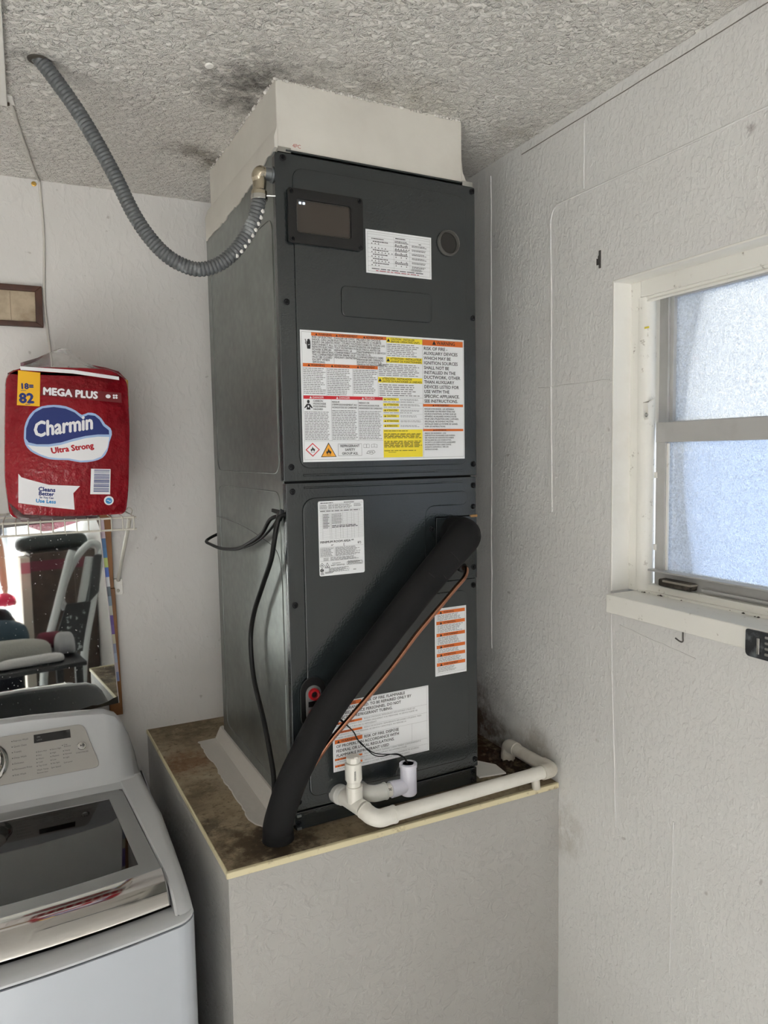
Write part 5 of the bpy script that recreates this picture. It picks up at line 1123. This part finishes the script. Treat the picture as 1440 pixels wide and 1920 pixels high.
pr.poly('s', [(0.0890+0.0055*math.cos(a*PI/6), 0.2725+0.0045*math.sin(a*PI/6)) for a in range(12)], 2)
for a in range(4): pr.poly('s', [(0.1015+(a % 2)*0.0055+0.0026*math.cos(b*PI/4), 0.2695+(a//2)*0.0052+0.0024*math.sin(b*PI/4)) for b in range(8)], 2)
pr.poly('c', sm(D_['cloud'] + D_['cloud'][:1])[:-1], 1); pr.poly('b', D_['blue'], 2); pr.poly('s', D_['white'], 2)
pr.text('s', 'Charmin', -0.0700, 0.1800, 0.0330, 0.1210, bold=0.026, shear=0.25, up=1, rot=0.150, lay=3)
pr.text('r', 'Ultra Strong', -0.0360, 0.1435, 0.0125, 0.1150, bold=0.045, up=1, rot=0.130, lay=3)
pr.poly('s', [(-0.1046,0.1006),(-0.099,0.0924),(-0.0835,0.0865),(-0.0447,0.0738),(0.0197,0.0687),(0.0048,0.0532),(0.0056,0.0155),(-0.0521,0.0253),(-0.1079,0.036)], 1)
for t, x, z, h, w, k in (('Cleans', -0.0671, 0.0612, 0.0090, 0.0445, 'b'), ('Better', -0.0669, 0.0517, 0.0085, 0.0410, 'b'), ('So You Can', -0.0655, 0.0450, 0.0042, 0.0345, 'b'), ('Use Less', -0.0733, 0.0358, 0.0080, 0.0465, 'c2')):
    pr.text(k, t, x, z, h, w, bold=0.04, up=1, rot=-0.11, lay=2)
pr.poly('s', [(0.0449,0.1076),(0.0869,0.1057),(0.083,0.0472),(0.0403,0.0495)], 1)
for i in range(16):
    t0 = 0.04+i*0.056; t1 = t0+random.choice((0.02, 0.03, 0.038)); L = lambda t, e: (0.0449-0.0046*t+e*0.0395+0.002, 0.1076-0.0581*t-0.0019*e)
    pr.poly('b', [L(t0, 0.12), L(t0, 0.97), L(t1, 0.97), L(t1, 0.12)], 2)
pr.poly('s', [(0.0797+0.0106*math.cos(a*PI/10), 0.0331+0.0106*math.sin(a*PI/10)) for a in range(20)], 1)
pr.poly('c2', [(0.0797+0.0072*math.cos(a*PI/8), 0.0325+0.0072*math.sin(a*PI/8)) for a in range(16)], 2)
pr.poly('s', [(0.0745, 0.0330), (0.0775, 0.0352), (0.0820, 0.0318), (0.0850, 0.0330), (0.0825, 0.0296), (0.0780, 0.0328)], 3)
pr.build(tp, {'s': ('white_print', plain('white_print', srgb(232, 232, 236), 0.4, spec=0.25)), 'b': ('navy_print', plain('navy_print', srgb(28, 46, 112), 0.4, spec=0.25)), 'y': ('yellow_panel', plain('yellow_print', srgb(240, 184, 34), 0.4, spec=0.25)),
              'c': ('pale_blue_border', plain('pale_blue_print', srgb(160, 186, 226), 0.4, spec=0.25)), 'c2': ('bright_blue_print', plain('bright_blue_print', srgb(50, 140, 200), 0.4, spec=0.25)), 'r': ('red_lettering', plain('red_print', srgb(176, 28, 42), 0.4, spec=0.25)), 'n': ('dark_red_band', plain('dark_red_print', srgb(104, 10, 20), 0.4, spec=0.25))}, split=('s', 'b', 'y', 'c', 'c2', 'r', 'n'))
MB().prism([(0.1300, 0.02, 0.3149), (0.1366, 0.02, 0.3122), (0.1362, 0.02, 0.2503), (0.1318, 0.02, 0.2474)], (0, 0.05, 0)).build('side_yellow_panel', plain('side_yellow', srgb(206, 156, 60), 0.3), tp, bevel=0.001)
# gathered clear film on top, torn up into a peak, and red flaps
mb = MB(); secs = []
base = [(-0.090, 0.335), (-0.060, 0.3345), (-0.027, 0.3335), (0.010, 0.3310), (0.035, 0.3280), (0.070, 0.3230), (0.108, 0.3190)]
topz = [0.338, 0.358, 0.3760, 0.3970, 0.3560, 0.3500, 0.3240]
for k in range(7):
    t = k/6; secs.append([(bx+0.003*noise.noise(Vector((bx*60, t*5, 0))), 0.004+0.06*t+0.010*noise.noise(Vector((bx*50, t*6, 3))), bz+(tz-bz)*math.sin(t*PI/2)) for (bx, bz), tz in zip(base, topz)])
mb.loft(secs, closed=False, caps=False)
o = mb.build('clear_film_peak', m_film, tp, smooth=25); o.modifiers.new('sub', 'SUBSURF').levels = 2; o.modifiers['sub'].render_levels = 2
m_flap = plain('red_film_flap', srgb(120, 22, 36), 0.25)
m_flapv = clear_glass_mix('dusky_film', (0.36, 0.16, 0.22, 1), 0.9, 0.15)
mb = MB(); mb.loft([[(-0.088, 0.012, 0.334), (-0.060, 0.014, 0.3335), (-0.027, 0.016, 0.333)], [(-0.088, 0.035, 0.346), (-0.055, 0.04, 0.358), (-0.027, 0.045, 0.366)], [(-0.080, 0.06, 0.349), (-0.050, 0.07, 0.364), (-0.0275, 0.075, 0.3765)], [(-0.085, 0.075, 0.340), (-0.05, 0.085, 0.345), (-0.029, 0.09, 0.350)]], closed=False, caps=False)
mb.build('dusky_flap', m_flapv, tp, smooth=60)
MB().loft([[(0.0500, 0.050, 0.3440), (0.062, 0.050, 0.3485), (0.062, 0.050, 0.3470)], [(0.088, 0.045, 0.3330), (0.091, 0.045, 0.3430), (0.091, 0.045, 0.3405)], [(0.108, 0.035, 0.3180), (0.118, 0.035, 0.3340), (0.118, 0.035, 0.331)], [(0.122, 0.03, 0.305), (0.1345, 0.03, 0.3150), (0.134, 0.03, 0.311)]]).build('red_flap', m_flap, tp, smooth=60)
mb = MB(); mb.loft([[(-0.128, -0.001, 0.04), (-0.10, -0.002, 0.010), (-0.06, -0.003, 0.006), (-0.020, -0.003, 0.002), (0.06, -0.002, -0.001)], [(-0.118, -0.006, 0.012), (-0.100, -0.010, -0.006), (-0.06, -0.011, -0.012), (-0.020, -0.009, -0.008), (0.05, -0.006, -0.006)], [(-0.104, -0.009, -0.004), (-0.088, -0.012, -0.018), (-0.062, -0.013, -0.029), (-0.0440, -0.012, -0.028), (0.02, -0.006, -0.010)]], closed=False, caps=False)
mb.build('hanging_film_tail', clear_glass_mix('wine_film', (0.30, 0.10, 0.14, 1), 0.88, 0.15, (50, 0.5, 0.01)), tp, smooth=60)

# ================================================================ picture frame and cords on the back wall
pf = thing('picture_frame', 'dark wooden picture frame with a faded brown print on the back wall', 'picture', (-0.3945, D, 2.1430))
fo = [(-0.30, 0, -0.0512), (0.0, 0, -0.0512), (0.0012, 0, 0.0508), (-0.30, 0, 0.0508)]
fi = [(-0.286, 0, -0.0385), (-0.0165, 0, -0.0385), (-0.0155, 0, 0.0365), (-0.286, 0, 0.0365)]
def frame_bar(a, b, c, d): MB().prism([Vector(q)+Vector((0, -0.014, 0)) for q in (a, b, c, d)], (0, 0.0135, 0)).build('frame_bar', m_brownwood, pf, bevel=0.0015)
for i in range(4): frame_bar(fo[i], fo[(i+1) % 4], fi[(i+1) % 4], fi[i])
MB().prism([Vector(q)+Vector((0, -0.006, 0)) for q in fi], (0, 0.004, 0)).build('faded_print', plain('faded_brown_print', srgb(186, 170, 146), 0.5, var=(srgb(146, 128, 104), 22, 0.4, 0.7)), pf, smooth=0)
MB().box(-0.0725, -0.0065, -0.036, -0.0717, -0.0058, 0.034).build('print_line', plain('print_line_brown', srgb(96, 78, 60), 0.6), pf, smooth=0)
wc = thing('wall_cable', 'thin white cable running down the back wall beside the picture frame', 'cable', (0, 0, 0))
MB().tube(cr([(-0.445, 0.285, ZC-0.003), (-0.4400, 0.305, ZC-0.003), (-0.4290, 0.40, ZC-0.003), (-0.4110, 0.55, ZC-0.003), (-0.3935, 0.68, ZC-0.003), (-0.3865, D-0.008, ZC-0.004), (-0.3858, D-0.004, ZC-0.012), (-0.3830, D-0.003, 2.38), (-0.3822, D-0.003, 2.312), (-0.3860, D-0.003, 2.230), (-0.3890, D-0.003, 2.166), (-0.3850, D-0.003, 2.080), (-0.3790, D-0.003, 2.0), (-0.374, D-0.003, 1.90), (-0.372, D-0.003, 1.70)], 8), 0.0032, 10).build('cord', m_cord, wc, smooth=60)
MB().prism([(-0.4555, 0.262, ZC-0.006), (-0.438, 0.268, ZC-0.006), (-0.4335, 0.300, ZC-0.006), (-0.4500, 0.300, ZC-0.006)], (0, 0, 0.0058)).build('cord_cleat', m_white_paint, wc, bevel=0.0015)
MB().lathe([(0.0042, 0), (0.004, 0.004), (0, 0.005)], 10, (-0.4475, 0.292, ZC-0.006), (0, 0, -1)).build('cleat_nail', plain('rusty_nail', srgb(70, 58, 48), 0.6), wc)
MB().box(-0.463, -0.30, ZC-0.014, -0.4475, 0.290, ZC-0.0002).build('cord_raceway', m_white_paint, wc, bevel=0.002)
bs = MB(); bs.lathe([(0.0062, 0), (0.0058, 0.0015), (0.0035, 0.0022), (0, 0.0014)], 20, (-0.3985, D, 2.4478), (0, -1, 0)); bs.box(-0.4020, D-0.0026, 2.4472, -0.3950, D-0.0019, 2.4484); bs.box(-0.3991, D-0.0026, 2.4445, -0.3979, D-0.0019, 2.4512)
tag(bs.build('brass_screw', m_brass), 'brass screw head in the back wall just under the ceiling', 'screw')
tag(MB().lathe([(0.0001, -0.0005), (0.009, 0.0), (0.0075, 0.003), (0, 0.004)], 10, (-0.118, 0.006, ZC), (0.2, -0.1, -1)).build('plaster_blob', m_white_paint), 'loose white plaster blob stuck on the ceiling near the plenum box', 'plaster')
# ================================================================ behind the camera: seen in the mirror
m_blacktable = plain('black_table_top', srgb(26, 27, 30), 0.5, var=(srgb(48, 50, 54), 60, 0.55, 0.7))
tb = thing('low_black_table', 'low black table piled with folded laundry, seen in the mirror', 'table', (-0.42, -2.22, 0))
MB().box(-0.62, -0.19, 0.575, 0.62, 0.46, 0.60).build('table_top', m_blacktable, tb, bevel=0.004)
for x in (-0.58, 0.58):
    for y in (-0.15, 0.42): MB().box(x-0.02, y-0.02, 0, x+0.02, y+0.02, 0.5745).build('leg', m_blacktable, tb, bevel=0.002)
def fabric(name, col, sc_=120): return plain(name, srgb(*col), 0.9, bump=(sc_, 0.5, 0.004), spec=0.1)
def cloth(name, label, cat, secs, m, loc=(0, 0, 0), parts=None):
    o = MB().loft(secs).build(name, m, None, smooth=70); o.location = loc
    s = o.modifiers.new('sub', 'SUBSURF'); s.levels = 1; s.render_levels = 2
    return tag(o, label, cat)
def fold_roll(x0, x1, y, z, r, h, wob=0.01, n=9, rnd=1):
    """a folded roll of cloth lying along x with a rounded front"""
    random.seed(rnd); S = []
    for i in range(n):
        t = i/(n-1); x = x0+(x1-x0)*t; w = wob*math.sin(t*7+rnd); e = 1-0.25*(abs(2*t-1)**6)
        S.append([(x, y-r*e+w, z), (x, y-r*1.15*e+w, z+h*.30*e), (x, y-r*.85*e+w, z+h*.75*e), (x, y-r*.2+w, z+h*e), (x, y+r*.7+w, z+h*.95*e), (x, y+r*1.1+w, z+h*.5*e), (x, y+r+w, z)])
    return S
cloth('folded_fleece_blanket', 'thick grey fleece blanket folded on the black table, seen in the mirror', 'blanket', fold_roll(-0.75, 0.055, -2.0, 0.6015, 0.10, 0.140), fabric('grey_fleece', (150, 148, 144)))
cloth('slate_blue_garment', 'dark slate blue garment lying behind the folded fleece blanket, seen in the mirror', 'garment', fold_roll(-0.80, -0.02, -2.255, 0.6015, 0.12, 0.225, rnd=3), fabric('slate_cloth', (62, 76, 86)))
cloth('white_shirt', 'folded white shirt in front of the grey blanket, seen in the mirror', 'shirt', fold_roll(-0.26, 0.098, -1.855, 0.6012, 0.034, 0.060, rnd=5, wob=0.004), fabric('white_cotton', (196, 194, 194)))
cloth('grey_cloth_bundle', 'small crumpled grey cloth at the right end of the table, seen in the mirror', 'cloth', fold_roll(0.075, 0.185, -2.02, 0.6015, 0.06, 0.14, rnd=2), fabric('pale_grey_cotton', (166, 166, 168)))
cloth('maroon_cloth', 'maroon folded cloth behind the laundry, seen in the mirror', 'cloth', fold_roll(0.02, 0.17, -2.26, 0.6015, 0.09, 0.10, rnd=4), fabric('maroon_cotton', (92, 40, 52)))
# brown chest with a maroon band
ch = thing('brown_chest', 'tall brown chest with a maroon band and a pale side, seen in the mirror', 'cabinet', (0.315, -3.35, 0))
MB().box(-0.17, -0.25, 0.0, 0.285, 0.20, 1.105).build('body', plain('dark_brown_laminate', srgb(72, 60, 52), 0.5, var=(srgb(58, 48, 42), 14, 0.4, 0.7)), ch, bevel=0.004)
MB().box(-0.235, -0.25, 0.0, -0.171, 0.205, 1.080).build('pale_side_panel', plain('pale_cream_panel', srgb(206, 200, 186), 0.5), ch, bevel=0.003)
MB().box(-0.168, 0.2005, 0.975, 0.283, 0.2035, 1.050).build('maroon_band', plain('maroon_band', srgb(92, 38, 52), 0.45), ch, smooth=0)
MB().box(-0.234, 0.2055, 0.965, -0.172, 0.2085, 1.045).build('pink_band', plain('pink_band', srgb(196, 120, 134), 0.45), ch, smooth=0)
MB().box(0.13, 0.2005, 0.02, 0.136, 0.203, 0.97).build('seam_strip', plain('brown_grey_seam', srgb(92, 84, 78), 0.5), ch, smooth=0)
bg = cloth('grey_duffel_bag', 'dark grey duffel bag lying on top of the brown chest, seen in the mirror', 'bag', fold_roll(-0.24, 0.27, 0, 0.0, 0.12, 0.14, rnd=6), fabric('charcoal_nylon', (58, 62, 62), 60), (0.315, -3.33, 1.1065))
# folded silver seat frame leaning in front of the chest
st = thing('silver_folding_stroller', 'folded silver stroller with a black mesh seat, seen in the mirror', 'stroller', (0.25, -2.60, 0))
m_silver = plain('silver_plastic', srgb(186, 190, 190), 0.35, 0.4)
def lean(x, z, o=0.0): return (x, 0.02-0.10*(z-0.5)-o, z)
for s, (xa, xb) in (('l', (-0.135, 0.055)), ('r', (0.115, 0.265))):
    MB().tube(cr([lean(xa-0.05, 0.02), lean(xa, 0.46), lean((xa+xb)/2, 0.78), lean(xb, 1.08), lean(xb+0.03, 1.16)], 6), 0.026, 14).build('side_rail', m_silver, st, smooth=60)
MB().prism([lean(-0.11, 0.47, 0.0), lean(0.10, 0.47, 0.0), lean(0.20, 0.80, 0.0), lean(0.02, 0.80, 0.0)], (0, 0.02, 0)).build('mesh_seat', plain('black_mesh', srgb(34, 36, 38), 0.7, var=(srgb(150, 156, 156), 30, 0.6, 0.66)), st)
MB().tube(cr([lean(0.02, 0.76, 0.03), lean(0.00, 0.84, 0.05), lean(0.06, 1.00, 0.06), lean(0.15, 1.14, 0.05), lean(0.23, 1.20, 0.03), lean(0.275, 1.14, 0.03), lean(0.235, 0.98, 0.04), lean(0.17, 0.80, 0.04), lean(0.10, 0.74, 0.04), lean(0.02, 0.76, 0.03)], 6), 0.024, 14).build('headrest_hoop', m_silver, st, smooth=60)
MB().prism([lean(0.09, 0.78, 0.03), lean(0.155, 0.80, 0.03), lean(0.235, 1.10, 0.03), lean(0.17, 1.11, 0.03)], (0, 0.03, 0)).build('centre_strut', m_silver, st, bevel=0.01)
MB().prism([lean(0.16, 0.79, 0.0), lean(0.235, 0.86, 0.0), lean(0.275, 1.12, 0.0), lean(0.22, 1.12, 0.0)], (0, 0.03, 0)).build('dark_pad', plain('charcoal_pad', srgb(52, 54, 56), 0.7), st, bevel=0.01)
for x in (-0.19, 0.06): MB().lathe([(0.02, -0.015), (0.055, -0.012), (0.06, 0), (0.055, 0.012), (0.02, 0.015)], 24, (x, 0.09, 0.0605), (1, 0, 0)).build('wheel', m_black, st)
# red and black bags on the floor
cloth('red_jacket', 'crumpled red jacket over a black bag, seen in the mirror', 'jacket', fold_roll(-0.36, 0.005, -2.95, 0.785, 0.13, 0.09, rnd=8), fabric('red_cloth', (206, 52, 84)))
cloth('black_bag', 'large black bag standing beside the chest under the red jacket, seen in the mirror', 'bag', fold_roll(-0.40, 0.03, -2.95, 0.0, 0.17, 0.80, rnd=7), fabric('black_cloth', (26, 27, 32)))
pole = thing('pale_blue_post', 'pale blue vertical post standing behind the black bag, seen in the mirror', 'post', (0.055, -3.72, 0))
MB().lathe([(0.028, 0), (0.028, 1.9), (0.02, 1.905), (0, 1.905)], 20, (0, 0, 0.02)).build('post', plain('pale_blue_paint', srgb(196, 214, 230), 0.5), pole)
MB().lathe([(0.11, 0), (0.11, 0.012), (0.04, 0.02), (0.03, 0.022)], 24, (0, 0, 0.0)).build('base_plate', m_steel, pole)

# ---- the person standing in the garage (only a forearm shows in the mirror)
pe = thing('person', 'person in a grey shirt and dark shorts standing in the garage, seen in the mirror', 'person', (-0.27, -3.28, 0))
m_skin = plain('skin', srgb(214, 166, 138), 0.5, spec=0.3)
def skinned(name, joints, edges, m, parent, root=0, sub=2):
    me = bpy.data.meshes.new(name); me.from_pydata([j[:3] for j in joints], edges, []); me.materials.append(m)
    o = bpy.data.objects.new(name, me); COL.objects.link(o); o.parent = parent
    sk = o.modifiers.new('skin', 'SKIN'); sk.use_smooth_shade = True
    lay = me.skin_vertices[0] if me.skin_vertices else None
    if lay is None:
        bm = bmesh.new(); bm.from_mesh(me); bm.verts.layers.skin.verify(); bm.to_mesh(me); bm.free(); lay = me.skin_vertices[0]
    for i, j in enumerate(joints):
        r = j[3]; lay.data[i].radius = r if isinstance(r, tuple) else (r, r); lay.data[i].use_root = i == root
    s = o.modifiers.new('sub', 'SUBSURF'); s.levels = 1; s.render_levels = sub
    return o
J = [(0,0,0.95,(.150,.105)), (0,0,1.10,(.135,.095)), (0,0.005,1.28,(.150,.105)), (0,0,1.42,(.140,.09)), (0,0.0,1.50,(.058,.058)), (0,0.012,1.57,(.062,.068)), (0,0.018,1.64,(.076,.092)), (0,0.012,1.72,(.072,.088)), (0,0.005,1.765,(.035,.045)),
     (.17,0,1.40,.062), (.225,.0,1.14,.046), (.245,.05,0.905+.0,.028),
     (-.17,0,1.40,.062), (-.235,-.01,1.14,.046), (-.25,.05,0.90,.028),
     (.09,0,.86,(.088,.092)), (.10,.015,.50,.058), (.105,-.01,.28,.054), (.11,0,.085,.036), (.12,.13,.035,.030),
     (-.09,0,.86,(.088,.092)), (-.10,.015,.50,.058), (-.105,-.01,.28,.054), (-.11,0,.085,.036), (-.12,.13,.035,.030)]
E_ = [(0,1),(1,2),(2,3),(3,4),(4,5),(5,6),(6,7),(7,8),(3,9),(9,10),(10,11),(3,12),(12,13),(13,14),(0,15),(15,16),(16,17),(17,18),(18,19),(0,20),(20,21),(21,22),(22,23),(23,24)]
for s, wi in ((1, 11), (-1, 14)):                                   # palm and five fingers on each hand
    wx_, wy_, wz_ = J[wi][:3]; p0 = len(J)
    J.append((wx_+s*.004, wy_+.012, wz_-.05, (.022, .034))); E_.append((wi, p0))
    J.append((wx_+s*.004, wy_+.016, wz_-.090, (.016, .036))); E_.append((p0, p0+1))
    for k, (dy, L) in enumerate(((-.028, .060), (-.009, .075), (.011, .080), (.030, .072))):
        b = len(J); J.append((wx_+s*.002, wy_+.016+dy, wz_-.100-L*.45, .0092)); J.append((wx_-s*.008, wy_+.018+dy, wz_-.098-L, .0080)); E_ += [(p0+1, b), (b, b+1)]
    b = len(J); J.append((wx_-s*.008, wy_+.052, wz_-.060, .0115)); J.append((wx_-s*.016, wy_+.066, wz_-.090, .0095)); E_ += [(p0, b), (b, b+1)]
skinned('body', J, E_, m_skin, pe)
m_shirt = fabric('grey_striped_shirt', (126, 128, 138), 60)
SJ = [(0,0,0.90,(.172,.125)), (0,0,1.10,(.158,.115)), (0,0.005,1.28,(.168,.12)), (0,0,1.41,(.158,.105)), (0,0,1.475,(.075,.07)), (.175,0,1.40,.078), (.212,0,1.22,.070), (-.175,0,1.40,.078), (-.215,-.005,1.22,.070)]
skinned('shirt', SJ, [(0,1),(1,2),(2,3),(3,4),(3,5),(5,6),(3,7),(7,8)], m_shirt, pe)
skinned('shorts', [(0,0,.93,(.165,.12)), (.095,0,.84,(.105,.11)), (.105,.01,.60,.088), (-.095,0,.84,(.105,.11)), (-.105,.01,.60,.088)], [(0,1),(1,2),(0,3),(3,4)], fabric('charcoal_shorts', (52, 54, 62), 60), pe)
for s in (-1, 1): MB().prism([(s*.115+x, y, 0) for x, y in rpoly([(-.048, -.075), (.048, -.075), (.052, .19), (-.052, .19)], .035, 4)], (0, 0, .075)).build('shoe', fabric('dark_shoe', (40, 40, 44)), pe, bevel=0.02, seg=3)
MB().lathe([(0.001, 0.118), (.05, .108), (.082, .075), (.094, .03), (.092, -.02), (.078, -.05)], 24, (0, -0.004, 1.70)).build('hair', plain('dark_brown_hair', srgb(50, 36, 28), 0.6, bump=(80, .5, .004)), pe)
for s in (-1, 1):
    MB().lathe([(0, .013), (.010, .009), (.013, 0), (0, -.006)], 14, (s*.032, .096, 1.672), (0, 1, 0)).build('eye', plain('eye_white', srgb(230, 228, 224), .2), pe)
    MB().lathe([(0, .002), (.0055, .0015), (.006, 0)], 12, (s*.032, .108, 1.672), (0, 1, 0)).build('iris', plain('brown_iris', srgb(50, 34, 24), .2), pe)
    MB().loft([[(s*.083, .0+a, 1.645+b) for a, b in ((-.012,-.022),(.010,-.024),(.014,.020),(-.010,.026))], [(s*.094, -.006+a, 1.647+b) for a, b in ((-.008,-.016),(.006,-.018),(.012,.016),(-.008,.022))]]).build('ear', m_skin, pe, bevel=.004)
MB().loft([[(-.010, .098, 1.665), (.010, .098, 1.665), (0, .104, 1.668)], [(-.018, .098, 1.628), (.018, .098, 1.628), (0, .128, 1.634)], [(-.012, .096, 1.621), (.012, .096, 1.621), (0, .108, 1.620)]]).build('nose', m_skin, pe, smooth=60)
MB().prism([(x, .098, z) for x, z in rpoly([(-.024, 1.593), (0, 1.589), (.024, 1.593), (0, 1.602)], .004)], (0, .007, 0)).build('mouth', plain('lips', srgb(176, 106, 98), .4), pe, bevel=.002)
